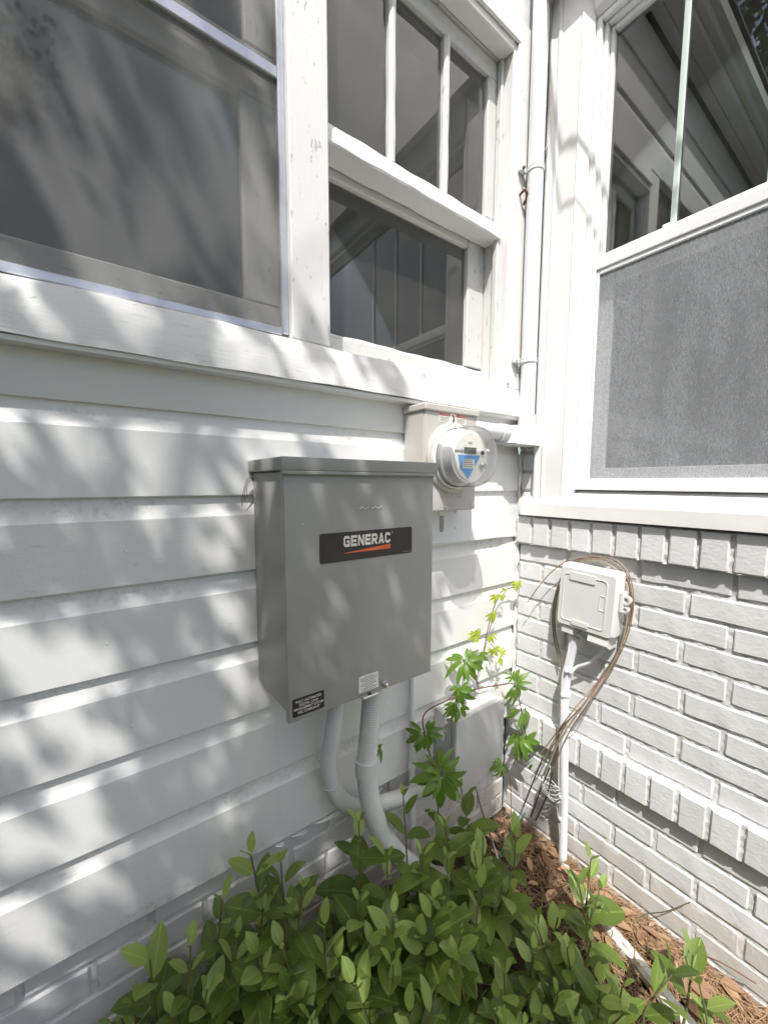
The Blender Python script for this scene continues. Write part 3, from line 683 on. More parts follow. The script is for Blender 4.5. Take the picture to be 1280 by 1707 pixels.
part(MB().lathe([(.009,yd),(.009,yd-.008),(.007,yd-.010)], (CX+.043,0,CZ-.022), 1, 18), 'reset_knob', 'steel', fp, True)
ws = part(MB().box((-.486,-.0882,1.426),(-.382,-.0888,1.4515)), 'warning_sticker', 'offwhite', em)
for x0, x1 in ((-.4845,-.446),(-.4215,-.3835)):
    part(MB().box((x0,-.0889,1.4435),(x1,-.0893,1.4505)), 'red_header', 'red', ws)
    text_part('⚠ DANGER', 'lettering', 'offwhite', ws, .0058, onY((x0+x1)/2, -.0896, 1.447))
    pr = MB()
    for k in range(4): pr.box((x0+.001,-.0890,1.4405-.0034*k),(x1-.001-.005*(k%2),-.0893,1.4393-.0034*k))
    part(pr, 'print_line', 'greyprint', ws)
part(MB().prism([(-.437,1.428),(-.433,1.440),(-.438,1.449),(-.431,1.446),(-.428,1.435),(-.431,1.428)],1,-.0889,-.0893), 'hand_symbol', 'black', ws)
text_part('TALON', 'embossed_lettering', 'socket', em, .026, onY(-.436, -.0889, 1.231), .0004, 1.0)
hp = part(MB().box((-.462,-.0885,1.191),(-.412,-.094,1.202),.002), 'hasp', 'socket', em, True)
part(MB().tube(smoothpath([(-.432,-.092,1.196),(-.432,-.098,1.186),(-.425,-.098,1.182),(-.420,-.092,1.190)],5), .0016, 6), 'seal_wire', 'steel', hp, True)
mp_ = thing('mounting_plate', 'flat grey plate with a slot on the siding under the electric meter', 'plate', (-.36, -.002, 1.08))
part(MB().box((-.545,-.0005,1.084),(-.262,-.0125,1.1875),.001), 'plate', 'pvc_light', mp_)
part(MB().prism(rrect(-.404,-.387,1.118,1.170,.008),1,-.0128,-.0136), 'slot', 'cabinet', mp_)
part(MB().lathe([(.0035,-.0128),(.0035,-.0145)], (-.338,0,1.128), 1, 12), 'screw', 'steel', mp_)
part(MB().box((-.409,-.0140,1.168),(-.382,-.0150,1.190),.001), 'tab', 'pvc_light', mp_)

# ------------------------------------------------------------------ service conduit in the corner
sc = thing('service_conduit', 'tall white conduit riser in the corner ending in an elbow box', 'conduit', (-.033, -.055, 1.39))
part(MB().tube([(-.050,-.054,1.447),(-.052,-.054,2.2),(-.054,-.054,3.24)], .0245, 20), 'riser_pipe', 'pvc_light', sc, True)
part(MB().lathe([(.0285,1.448),(.0285,1.488),(.0265,1.490)], (-.050,-.054,0), 2, 24), 'socket_collar', 'pvc_light', sc, True)
lb = part(MB().prism([(-.180,-.026),(-.180,-.030),(-.145,-.086),(-.014,-.086),(-.014,-.022),(-.15,-.022)], 2, 1.392, 1.4475), 'elbow_box', 'pvc_light', sc)
part(MB().box((-.146,-.0205,1.3885),(-.011,-.090,1.3918),.002).box((-.0135,-.024,1.3885),(-.011,-.088,1.4485)), 'elbow_cover', 'pvc_light', lb)
for x in (-.018,-.125): part(MB().lathe([(.003,1.3885),(.003,1.3868)], (x,-.056,0), 2, 10), 'cover_screw', 'steel', lb)
part(MB().tube([(-.336,-.046,1.428),(-.16,-.046,1.426)], .0235, 18), 'side_pipe', 'pvc_light', sc, True)
part(MB().lathe([(.0275,-.185),(.0275,-.150)], (0,-.046,1.4255), 0, 20), 'socket_collar', 'pvc_light', sc, True)
for zz in (1.665, 2.245):
    stp = MB().lathe([(.0265,-.008),(.0275,-.004),(.0260,0),(.0275,.004),(.0265,.008)], (-.052,-.054,zz), 2, 24)
    s_ = part(stp, 'strap', 'pvc_light', sc, True)
    part(MB().box((-.100,-.0225,zz-.009),(-.070,-.036,zz+.009),.003), 'strap_ear', 'pvc_light', s_, True)
    part(MB().lathe([(.005,-.036),(.005,-.041),(.003,-.043)], (-.091,0,zz), 1, 10), 'strap_screw', 'rust' if zz > 2 else 'pvc_light', s_)
# old wires and a hook by the second strap
wm = MB().tube(smoothpath([(-.062,-.050,2.262),(-.040,-.082,2.30),(-.030,-.080,2.33),(-.028,-.078,2.25),(-.020,-.076,2.16)],6), .0012, 5)
solo(wm, 'loose_wire', 'cable_white', 'thin white wire twisted round the upper conduit strap', 'wire', True)
# two overhead service cables whose shadows swag over the window trim
def back(px, py, k): return Xp(px, py, -.02) - SUN*k
for j, (pp, kk) in enumerate((([(925,215),(948,241),(985,226),(1060,200),(1170,120),(1290,-10)], 1.02), ([(925,305),(945,341),(968,331),(1050,300),(1180,200),(1300,60)], 1.06))):
    pth = smoothpath([Vector((-.14,-.10,3.30))] + [back(*q, kk+.12*i) for i, q in enumerate(pp)] + [back(1290,-10,4.2)+Vector((-.6,-2.2,1.6))], 8)
    solo(MB().tube(pth, .0062 if j == 0 else .0036, 8), 'service_cable', 'cable_dark', ('thick' if j == 0 else 'thin')+' overhead service cable sagging above the corner', 'cable', True, 'service cables')

# ------------------------------------------------------------------ flexible conduits under the cabinet
def ypath(lst): return smoothpath([Yp(a_, b_, d_) for a_, b_, d_ in lst], 10)
f1 = thing('flexible_conduit', 'thinner ribbed grey conduit curving from the cabinet to a horizontal pipe', 'conduit', Yp(562,1190,-.085), 'flexible conduits under the cabinet')
p1 = ypath([(563,1160,-.085),(556,1215,-.085),(548,1270,-.075),(551,1305,-.065)])
part(MB().tube(p1, .0198, 16, .045, .0055), 'flexible_hose', 'flex', f1, True, angle=80)
p2 = ypath([(551,1304,-.065),(562,1325,-.058),(580,1342,-.05),(606,1349,-.042)])
part(MB().tube(p2, .0215, 18), 'elbow', 'flex', f1, True)
p3 = ypath([(604,1349,-.042),(640,1338,-.036),(700,1318,-.036),(736,1302,-.036)])
part(MB().tube(p3, .0205, 18), 'horizontal_pipe', 'flex', f1, True)
part(MB().tube([p3[0]+Vector((-.004,0,0)), p3[0]+Vector((.016,0,.001))], .0235, 18), 'coupling_ring', 'darkgrey', f1, True)
f2 = thing('flexible_conduit', 'thicker ribbed grey conduit dropping from the cabinet into the shrubs', 'conduit', Yp(618,1190,-.11), 'flexible conduits under the cabinet')
p1 = ypath([(622,1135,-.11),(617,1200,-.112),(611,1272,-.115)])
part(MB().tube(p1, .0232, 18, .045, .006), 'flexible_hose', 'flex', f2, True, angle=80)
p1b = ypath([(611,1266,-.115),(611,1290,-.116)])
part(MB().tube(p1b, .0275, 20), 'coupling', 'flex', f2, True)
p2 = ypath([(611,1288,-.116),(617,1335,-.12),(634,1385,-.125),(662,1424,-.13),(690,1446,-.13)])
part(MB().tube(p2, .0240, 18, .045, .006), 'flexible_hose', 'flex', f2, True, angle=80)
p4 = smoothpath([Yp(688,1446,-.13), Yp(720,1462,-.128), Yp(748,1478,-.126), Yp(790,1560,-.12)+Vector((0,0,-.02))], 8)
part(MB().tube(p4, .027, 20), 'ground_elbow', 'flex', f2, True)
tc = thing('thin_conduit', 'thin straight grey conduit running down the siding behind the cabinet', 'conduit', (-.515,-.03,0))
part(MB().tube([Yp(687,1040,-.022), Yp(687,1276,-.024)], .0098, 14), 'upper_pipe', 'pvc_light', tc, True)
c0 = Yp(687,1276,-.024)
part(MB().tube([c0, Vector((c0.x+.004,-.03,-.05))], .0098, 14), 'lower_pipe', 'pvc_light', tc, True)
part(MB().lathe([(.0128,-.010),(.0128,.010),(.0118,.012)], tuple(c0), 2, 16), 'coupling', 'pvc_light', tc, True)
# white plastic junction box low in the corner
jb = thing('junction_box', 'white plastic junction box low in the corner among the creeper', 'box', (-.29,-.006,.33))
rl = R(2.5)
part(MB().box((-.403,-.002,.327),(-.182,-.078,.560),.006,2), 'box_body', 'pvcbox', jb, True)
cv = part(MB().box((-.4055,-.0785,.3245),(-.1795,-.099,.5625),.005,2), 'box_cover', 'pvcbox', jb, True)
for x, z in ((-.393,.552),(-.192,.552),(-.393,.335),(-.192,.335)):
    part(MB().lathe([(.0042,-.099),(.0042,-.1008),(.003,-.1015)], (x,0,z), 1, 12), 'cover_screw', 'steel', cv)
part(MB().box((-.410,-.030,.475),(-.4035,-.050,.50),.001), 'side_lug', 'pvcbox', jb)
gw = thing('ground_strap', 'bright flat ground strap hanging from the junction box into the mulch', 'wire', Yp(795,1315,-.09))
sp_ = smoothpath([Yp(793,1312,-.085), Yp(803,1350,-.09), Yp(818,1395,-.10), Zp(832,1440,.03), Zp(836,1462,-.01)], 8)
part(MB().tube(sp_, .0032, 6), 'strap_wire', 'steel', gw, True)
gg = MB().tube(smoothpath([Yp(868,1255,-.03), Yp(872,1310,-.05), Yp(880,1345,-.07), Zp(845,1400,.03), Zp(818,1470,.02)], 8), .0028, 6)
solo(gg, 'green_wire', 'green_wire', 'dark green ground wire in the corner behind the junction box', 'wire', True)

# ------------------------------------------------------------------ telecom box on the brick wall
tb = thing('telecom_box', 'light grey square telecom box on the sunny brick wall', 'telecom box', (-.01,-.30,.82))
TX = -.002; rot = Matrix.Translation((0,-.303,.92)) @ Matrix.Rotation(R(2.2), 4, 'X') @ Matrix.Translation((0,.303,-.92))
def tpart(mb_, name, mt, parent, smooth=True):
    mb_.v = [rot @ v for v in mb_.v]; return part(mb_, name, mt, parent, smooth)
def xprism(mb_, poly, x0, x1): return mb_.prism([(p[0], p[1]) for p in poly], 0, x0, x1)
y0, y1, z0, z1 = -.205, -.376, .823, 1.017
def yz(a0, a1, b0, b1, r, n=4): return rrect(min(a0,a1), max(a0,a1), b0, b1, r, n)
tpart(MB().box((TX,y0-.004,z0+.002),(-.028,y1+.004,z1-.003),.006,2), 'back_box', 'tele', tb)
cvm = MB()
lv = []; polys = [(yz(y0,y1,z0,z1,.010), -.0285), (yz(y0,y1,z0,z1,.010), -.058), (yz(y0-.004,y1+.006,z0+.004,z1-.010,.010), -.072)]
k = len(polys[0][0])
vs = [(x, p, q) for poly, x in polys for p, q in poly]
fs = [(j*k+i, j*k+(i+1)%k, (j+1)*k+(i+1)%k, (j+1)*k+i) for j in range(2) for i in range(k)] + [tuple(range(k)), tuple(range(2*k, 3*k))]
cv = tpart(MB().add(vs, fs), 'cover', 'tele', tb)
def ring(a0, a1, b0, b1, r, wd, x0, x1):
    A = yz(a0,a1,b0,b1,r); B = yz(max(a0,a1)-wd, min(a0,a1)+wd, b0+wd, b1-wd, max(.001, r-wd)); n = len(A)
    vs = [(x0,*p) for p in A]+[(x0,*p) for p in B]+[(x1,*p) for p in A]+[(x1,*p) for p in B]; fs = []
    for i in range(n):
        j = (i+1) % n; fs += [(i,j,n+j,n+i),(2*n+i,3*n+i,3*n+j,2*n+j),(i,2*n+i,2*n+j,j),(n+i,n+j,3*n+j,3*n+i)]
    return MB().add(vs, fs)
tpart(ring(-.220,-.350,.842,.990,.012,.0022,-.0715,-.0738), 'raised_border', 'tele', cv)
tpart(MB().prism(yz(-.239,-.316,.972,.996,.004), 0, -.0716, -.0752), 'raised_panel', 'tele', cv)
tpart(MB().prism(yz(-.255,-.305,.835,.850,.003), 0, -.0716, -.0750), 'raised_panel', 'tele', cv)
tpart(ring(-.330,-.347,.900,.945,.003,.0018,-.0715,-.0732), 'raised_border', 'tele', cv)
hs = tpart(MB().box((-.030,-.3765,.905),(-.058,-.388,.965),.003), 'hasp', 'tele', tb)
def xlathe(prof, c, n=18): return MB().lathe(prof, c, 0, n, False)
for zz, rr in ((.944,.0125),(.917,.009)):
    tpart(MB().lathe([(rr,-.006),(rr,.006),(rr*.55,.006),(rr*.55,-.006),(rr,-.006)], (-.050,-.393,zz), 0, 18, False), 'lock_eye', 'tele', hs)
    tpart(MB().lathe([(rr*.54,0),(rr*.54,-.002)], (-.048,-.393,zz), 0, 12), 'lock_pin', 'steel', hs)
tpart(MB().prism([(-.006,.822),(-.066,.822),(-.066,.800),(-.050,.794),(-.006,.794)], 1, -.222, -.258), 'bottom_lug', 'tele', tb)
tpart(MB().prism([(-.006,.822),(-.066,.822),(-.070,.800),(-.050,.786),(-.006,.786)], 1, -.305, -.362), 'bottom_lug', 'tele', tb)
tpd = thing('telecom_conduit', 'grey plastic pipe rising from the mulch to the telecom box', 'conduit', (-.03,-.235,0))
part(MB().tube(smoothpath([Xp(959,1062,-.036), Xp(950,1100,-.036), Xp(943,1140,-.036), Xp(940,1200,-.042), Xp(940,1300,-.042), Xp(938,1420,-.040), Xp(937,1475,-.040)],8), .0135, 16), 'pipe', 'pvc_light', tpd, True)
for px_, py_ in ((948,1117),(942,1158),(938,1326),(938,1362)):
    c_ = Xp(px_, py_, -.040); part(MB().lathe([(.0150,-.0022),(.0150,.0022)], tuple(c_), 2, 16), 'cable_tie', 'pvc_light', tpd, True)
    part(MB().box(c_+Vector((-.0135,-.004,-.003)), c_+Vector((-.021,.004,.006)),.001), 'tie_head', 'pvc_light', tpd)
tu = MB().tube(smoothpath([Xp(1008,1080,-.03), Xp(998,1093,-.03), Xp(980,1106,-.032), Xp(962,1112,-.036), Xp(950,1122,-.05)],8), .0052, 8)
solo(tu, 'drop_cable', 'cable_white', 'short white cable looping from the telecom box to the pipe', 'cable', True)
tw = MB().tube(smoothpath([Xp(951,1062,-.045), Xp(945,1098,-.052), Xp(937,1130,-.056), Xp(935,1200,-.054), Xp(931,1290,-.05), Xp(933,1370,-.05), Xp(936,1460,-.05)],8), .0026, 6)
solo(tw, 'drop_cable', 'cable_white', 'thin white cable tied along the telecom pipe', 'cable', True)
# coil of old brown cable round the telecom box
cc = thing('cable_coil', 'loop of old brown cable hung round the telecom box', 'cable', Xp(990,930,-.02))
loops = [
 [(905,1270),(935,1215),(968,1180),(1005,1130),(1032,1085),(1046,1045),(1052,1000),(1046,962),(1026,940),(995,931),(965,934),(944,955),(931,985),(925,1020),(926,1055),(932,1085),(937,1105)],
 [(918,1262),(942,1210),(975,1172),(1010,1128),(1036,1085),(1050,1045),(1056,1002),(1050,962),(1030,936),(1000,928),(968,930),(944,948),(927,985),(921,1022),(922,1058),(929,1090),(934,1112)],
 [(912,1285),(930,1240),(960,1192),(1000,1140),(1028,1092),(1042,1050),(1047,1000),(1040,965),(1018,943),(990,934),(962,938),(942,958),(929,990),(923,1025),(924,1060),(931,1095)],
 [(900,1258),(925,1225),(955,1185),(992,1142),(1024,1095),(1040,1056),(1049,1010),(1048,975),(1034,950)],
 [(921,1290),(935,1250),(952,1215),(985,1165),(1012,1120),(1034,1080),(1048,1040),(1053,1005),(1048,970),(1038,950)],
 [(880,1003),(900,975),(920,953),(945,935),(972,929),(1000,930)],
 [(926,1060),(923,1020),(928,985),(938,955),(950,942)],
]
mats_ = ['copper','copper','olive','copper','copper','copper','olive']
for i, (lp, mt) in enumerate(zip(loops, mats_)):
    dep = []
    n_ = len(lp)
    pts = []
    for k, (a_, b_) in enumerate(lp):
        t = k/(n_-1); d_ = -.018-.006*math.sin(3*t+i) - .004*(i % 3)
        if b_ > 1160: d_ = -.062-.003*i
        if i == 5: d_ = -.050+.03*t
        pts.append(Xp(a_, b_, d_))
    part(MB().tube(smoothpath(pts, 8), .0020 if i != 5 else .0017, 7), 'cable_strand', mt, cc, True)
# tangle of white wire at the corner foot
tg = MB()
for k in range(5):
    c_ = Xp(918, 1306+k*5, -.055); pts = []
    for j in range(15):
        a_ = j/14*2*math.pi*.92+k; pts.append(c_+Vector((.018*math.sin(a_)*(.6+.1*k), .030*math.cos(a_), .006*math.sin(2*a_+k))))
    tg.tube(smoothpath(pts, 3), .0019, 6)
tg.tube(smoothpath([Xp(925,1320,-.05), Xp(931,1370,-.05), Xp(934,1420,-.05), Xp(938,1470,-.05)],6), .0018, 6)
solo(tg, 'wire_tangle', 'cable_white', 'small tangle of white wire at the foot of the telecom pipe', 'wire', True)
dk = MB()
for a_, b_, c_ in (((905,1262),(890,1300),(872,1345)), ((916,1280),(900,1320),(885,1362)), ((921,1288),(910,1330),(893,1368))):
    dk.tube(smoothpath([Xp(*a_, -.066), Xp(*b_, -.06), Xp(*c_, -.05)], 8), .0024, 6)
solo(dk, 'dark_cables', 'cable_dark', 'dark cable ends curving down into the corner', 'cable', True)

# ------------------------------------------------------------------ plants
def leaf_geo(mb_, base, ydir, zdir, L, W, fold=.25, curl=.18, tip=1.0, n=6, serr=0., r_=rnd):
    """a leaf from base along ydir, face normal zdir"""
    ydir = ydir.normalized(); xdir = ydir.cross(zdir).normalized(); zdir = xdir.cross(ydir)
    rows = []; vs = []; fs = []
    for i in range(n+1):
        t = i/n
        wd = W*.5*(math.sin(math.pi*min(1, t**.88))**(.72) if 0 < t < 1 else 0)
        if serr and 0 < i < n: wd *= 1+serr*(1 if i % 2 else -1)
        c = base + ydir*(L*t) - zdir*(L*curl*t*t) 
        lift = fold*wd
        rows.append((c-xdir*wd+zdir*lift, c, c+xdir*wd+zdir*lift))
    for a_, b_, c_ in rows: vs += [a_, b_, c_]
    for i in range(n):
        fs += [(3*i, 3*i+1, 3*i+4, 3*i+3), (3*i+1, 3*i+2, 3*i+5, 3*i+4)]
    return mb_.add(vs, fs)
def raw(mb_, name, mt):
    me = bpy.data.meshes.new(name); me.from_pydata([tuple(v) for v in mb_.v], [], mb_.f); me.materials.append(M[mt])
    bm = bmesh.new(); bm.from_mesh(me); bmesh.ops.remove_doubles(bm, verts=bm.verts[:], dist=1e-5); bm.to_mesh(me); bm.free()
    for p in me.polygons: p.use_smooth = True
    return me
Z_, Y_ = Vector((0,0,1)), Vector((0,1,0))
LEAF = {}
for mt in ('leaf', 'leaf_young'):
    LEAF[mt] = [raw(leaf_geo(MB(), Vector((0,0,0)), Y_, Z_, 1, rnd.uniform(.48,.62), rnd.uniform(.15,.4), rnd.uniform(.05,.30), n=7), 'leaf', mt) for _ in range(5)]
def orient(ydir, zdir):
    ydir = ydir.normalized(); x = ydir.cross(zdir).normalized(); z = x.cross(ydir)
    return Matrix(((x.x,ydir.x,z.x),(x.y,ydir.y,z.y),(x.z,ydir.z,z.z)))
def add_stem(sh, base, tip, r_, leaves=None, young=4, size=1., leafless=.25):
    """one upright stem with opposite leaves"""
    base = Vector(base); tip = Vector(tip)
    bend = Vector((r_.uniform(-1,1), r_.uniform(-1,1), 0))*.03
    pts = smoothpath([base, base.lerp(tip, .5)+bend, tip], 7)
    part(MB().tube(pts, lambda t: .0034*(1-.55*t), 6), 'stem', 'stem', sh, True)
    H = (tip-base).length; npairs = max(3, int(H*(1-leafless)/.044)); ph = r_.uniform(0, 6.28)
    for k in range(npairs):
        t = 1-(1-leafless)*(k/npairs)**1.0
        i = min(len(pts)-2, int(t*(len(pts)-1))); fr_ = t*(len(pts)-1)-i
        p = pts[i].lerp(pts[i+1], fr_); ax = (pts[i+1]-pts[i]).normalized()
        a0 = ph + k*math.pi/2 + r_.uniform(-.3,.3)
        for s in (0, 1):
            if k > 2 and r_.random() < .10: continue
            az = a0+s*math.pi+r_.uniform(-.2,.2)
            outv = Vector((math.cos(az), math.sin(az), 0))
            el = (1.15-.28*min(k,3)) + r_.uniform(-.22,.22) if k < 4 else r_.uniform(-.15,.45)
            yd = outv*math.cos(el)+ax*math.sin(el)
            zd = (ax*math.cos(el)-outv*math.sin(el)) + Vector((r_.uniform(-.25,.25), r_.uniform(-.25,.25), 0))
            L = size*(.024+.0120*min(k,4)+r_.uniform(-.008,.008))*r_.uniform(.72,1.2)
            mt = 'leaf_young' if k < young/2 and r_.random() < .8 else 'leaf'
            piece('leaf', LEAF[mt][r_.randrange(5)], sh, p+outv*.003, orient(yd, zd), L)
# each shrub: label, base, stems as (tip pixel x, y, tip height, base shift)
SHRUBS = [
 ('low leafy shrub at the bottom left of the bed', [(250,1602,.42),(222,1668,.36),(318,1578,.44),(345,1650,.36),(290,1690,.34)]),
 ('tall leafy shrub in front of the shaded foundation bricks left of the conduits', [(418,1425,.53),(468,1436,.52),(505,1478,.48),(440,1515,.42),(540,1545,.40),(395,1560,.42),(370,1500,.46)]),
 ('leafy shrub with long stems right in front of the ribbed conduits', [(598,1368,.50),(672,1326,.50),(560,1600,.34),(655,1525,.38),(600,1500,.40),(720,1500,.38),(645,1428,.43),(705,1425,.41)]),
 ('leafy shrub under the white junction box', [(768,1312,.40),(742,1378,.38),(805,1395,.34),(745,1430,.35),(800,1478,.30),(735,1495,.34),(860,1395,.30),(700,1560,.32),(850,1480,.28),(790,1420,.34)]),
 ('small leafy shrub beside the telecom pipe', [(985,1432,.26),(965,1475,.24),(1000,1480,.24),(930,1530,.27),(895,1545,.28),(945,1580,.27)]),
 ('leafy shrub filling the bottom middle of the bed', [(590,1640,.34),(480,1655,.36),(655,1610,.34),(730,1640,.33),(520,1700,.33),(680,1690,.30),(430,1590,.42),(620,1575,.35),(770,1560,.31),(470,1580,.40)]),
 ('bright leafy shrub at the lower right edge of the bed', [(890,1585,.28),(985,1570,.28),(840,1620,.29),(1000,1640,.27),(930,1660,.28),(820,1690,.28),(890,1700,.27),(960,1705,.25),(760,1600,.30),(1040,1690,.24)]),
 ('single shrub sprig standing alone in the sunny straw', [(1155,1592,.21),(1120,1625,.21),(1165,1640,.18)]),
]
for si, (lab, tips) in enumerate(SHRUBS):
    r_ = random.Random(100+si)
    P_ = [Zp(a_, b_, h_) for a_, b_, h_ in tips]
    for p in P_: p.y = min(p.y, -.045); p.x = min(p.x, -.05)
    ctr = sum(P_, Vector())/len(P_); sh = thing('leafy_shrub', lab, 'shrub', (ctr.x, min(ctr.y,-.12), 0), 'leafy shrubs in the mulch bed')
    for p in P_:
        b_ = Vector((p.x+(ctr.x-p.x)*.25+r_.uniform(-.03,.03), min(-.03, p.y+(ctr.y-p.y)*.25+r_.uniform(-.03,.03)), -.01))
        add_stem(sh, b_, p, r_, size=r_.uniform(1.25,1.75))
    if si < 7:                                            # shorter stems that fill the shrub
        for k in range(int(len(P_)*(.55 if si in (1,2,3) else 1.0))):
            p = P_[k % len(P_)]; q = Vector((p.x+r_.uniform(-.09,.09), p.y+r_.uniform(-.10,.06), p.z*(r_.uniform(.4,.65) if si in (1,2,3) else r_.uniform(.55,.85))))
            if si in (3, 4, 6): q.x = min(q.x, -.17 if q.y > -.5 else -.25)
            if si == 4: continue
            if q.y > -.05: q.y = -.05
            add_stem(sh, (q.x+r_.uniform(-.03,.03), min(-.03,q.y+r_.uniform(-.03,.03)), -.01), q, r_, young=2, size=r_.uniform(1.25,1.7), leafless=.15)

# creeper climbing in the corner
def palm_leaf(name, mt, n=5):
    mb_ = MB()
    for k in range(n):
        a_ = R((k-(n-1)/2)*34+rnd.uniform(-7,7)); L = (1-.14*abs(k-(n-1)/2))
        d_ = Vector((math.sin(a_), math.cos(a_), 0))
        leaf_geo(mb_, d_*.12, d_, Vector((0,0,1))+Vector((rnd.uniform(-.3,.3),rnd.uniform(-.3,.3),0)), L*.88, L*rnd.uniform(.27,.34), .3, rnd.uniform(.25,.7), n=9, serr=.07)
        mb_.tube([(0,0,-.002), d_*.14], .012, 4)
    return raw(mb_, name, mt)
PL = [palm_leaf('leaf', 'vine', 5) for _ in range(4)]; PY = [palm_leaf('leaf', 'vine_young', 5) for _ in range(3)]
vn = thing('creeper_vine', 'bright green five fingered creeper climbing the corner around the junction box', 'vine', (-.30,-.03,0))
def vstem(lst, r0=.0016): return part(MB().tube(ypath(lst), r0, 6), 'vine_stem', 'vinestem', vn, True)
vstem([(728,1330,-.09),(722,1280,-.09),(708,1225,-.05),(708,1190,-.03),(745,1168,-.03),(790,1150,-.04),(845,1140,-.05)], .0022)
vstem([(798,1150,-.04),(795,1130,-.035),(806,1085,-.03),(815,1040,-.03),(828,1000,-.03),(838,985,-.025),(860,978,-.03)])
vstem([(798,1140,-.04),(780,1120,-.06),(772,1100,-.07)])
vstem([(806,1085,-.03),(815,1070,-.035),(828,1088,-.05)], .0011)
vstem([(845,1140,-.05),(858,1143,-.07),(868,1180,-.09),(878,1230,-.09),(895,1270,-.09)])
vstem([(728,1330,-.09),(735,1400,-.10),(740,1480,-.11)], .002)
vstem([(745,1168,-.05),(766,1150,-.09),(765,1180,-.12)], .0011)
vstem([(838,1270,-.09),(850,1300,-.08),(852,1360,-.07)], .0013)
VL = [ # px, py, depth, size, young, droop azimuth in picture (deg: 0 down, 90 right)
 (861,968,-.04,.030,1,10),(826,990,-.04,.026,1,0),(836,990,-.035,.022,1,20),(822,1018,-.04,.036,1,10),(797,1048,-.045,.034,1,5),(818,1058,-.04,.026,1,20),
 (822,1080,-.05,.026,1,30),(833,1095,-.05,.028,1,25),(795,1088,-.055,.042,0,20),(776,1102,-.075,.060,0,-70),(778,1104,-.075,.048,0,30),(775,1100,-.07,.040,0,110),
 (766,1142,-.11,.038,0,10),(764,1152,-.12,.040,0,60),(764,1175,-.13,.044,0,-5),(762,1178,-.13,.036,0,-80),
 (856,1143,-.09,.066,0,15),(858,1140,-.085,.046,0,150),(870,1185,-.10,.062,0,30),(868,1228,-.10,.060,0,-40),(872,1232,-.10,.056,0,40),(890,1272,-.10,.050,0,10),(862,1240,-.09,.05,0,60),
 (839,1274,-.12,.046,0,0),(838,1273,-.12,.036,0,-90),(706,1222,-.075,.048,0,-60),(707,1222,-.075,.046,0,25),(709,1220,-.07,.036,0,120),
 (734,1292,-.125,.072,0,0),(733,1290,-.125,.062,0,-95),(735,1290,-.125,.060,0,85),(628,1246,-.06,.030,0,40),(720,1350,-.13,.030,0,0),(790,1395,-.12,.034,0,0),(735,1410,-.13,.036,0,20)]
r_ = random.Random(5)
for a_, b_, d_, s_, yg, az in VL:
    p = Yp(a_, b_, d_); A = R(az)
    yd = _r0*math.sin(A) - Vector((0,0,1))*math.cos(A) - Vector((_f.x,_f.y,0))*r_.uniform(.1,.5)
    zd = Vector((-_f.x,-_f.y,.55)) + Vector((r_.uniform(-.9,.9), r_.uniform(-.9,.9), r_.uniform(-.3,.6)))
    piece('leaf', (PY if yg else PL)[r_.randrange(3)], vn, p, orient(yd, zd), s_*1.3)
    if r_.random() < (.4 if not yg else .5):            # a smaller leaf from the same node
        A += r_.choice((-1,1))*r_.uniform(.6,1.4); yd = _r0*math.sin(A) - Vector((0,0,1))*math.cos(A) - Vector((_f.x,_f.y,0))*r_.uniform(-.2,.4)
        q = p + Vector((r_.uniform(-.02,.02), r_.uniform(-.012,.012), r_.uniform(-.03,.03))); q.y = min(q.y, -.012)
        piece('leaf', (PY if yg else PL)[r_.randrange(3)], vn, q, orient(yd, zd+Vector((r_.uniform(-.5,.5), r_.uniform(-.5,.5), 0))), s_*r_.uniform(.7,1.05))

# ------------------------------------------------------------------ straw, dead leaves, edging
st = MB(); r_ = random.Random(77)
def needle(mb_, p, az, L, lift, bendv):
    d_ = Vector((math.cos(az), math.sin(az), 0)); sd = Vector((-d_.y, d_.x, 0))
    a_ = p; b_ = p+d_*(L*.5)+sd*bendv+Vector((0,0,lift)); c_ = p+d_*L+Vector((0,0,lift*.3))
    wv = sd*.0009
    mb_.add([a_-wv, a_+wv, b_+wv, b_-wv, c_+wv*.3, c_-wv*.3, b_+Vector((0,0,.0012)), a_+Vector((0,0,.001))], [(0,1,2,3),(3,2,4,5),(0,3,6,7),(1,2,6,7)])
for k in range(5200):
    y = -r_.random()**.8*1.15-.02; 
    x = -.012 - abs(r_.gauss(0, .11)) if r_.random() < .75 else -r_.uniform(.02, 1.2)
    if x < -.5 and r_.random() < .6: continue
    p = Vector((x, y, r_.uniform(.0,.028)*math.exp(-((x+.09)/.12)**2)+.003))
    if x > -.006: continue
    needle(st, p, r_.uniform(0, 6.28) if r_.random() < .5 else r_.gauss(-1.9, .5), r_.uniform(.03,.10), r_.uniform(0,.012), r_.uniform(-.012,.012))
st.v = [Vector((min(v.x, -.004), min(v.y, -.004), v.z)) for v in st.v]
me = bpy.data.meshes.new('pine_straw'); me.from_pydata([tuple(v) for v in st.v], [], st.f); me.materials.append(M['straw'])
o = bpy.data.objects.new('pine_straw', me); col.objects.link(o); o['kind'] = 'stuff'; o['label'] = 'dry brown pine straw scattered along the brick wall'; o['category'] = 'straw'
DL = [raw(leaf_geo(MB(), Vector((0,0,0)), Y_, Z_, 1, w_, .5, c_, n=6), 'dead_leaf', 'deadleaf') for w_, c_ in ((.34,.2),(.42,-.15),(.28,.35),(.5,.1))]
dead = thing('leaf_litter', 'curled dead brown leaves lying in the straw beside the brick wall', 'leaves', (-.12,-.4,0))
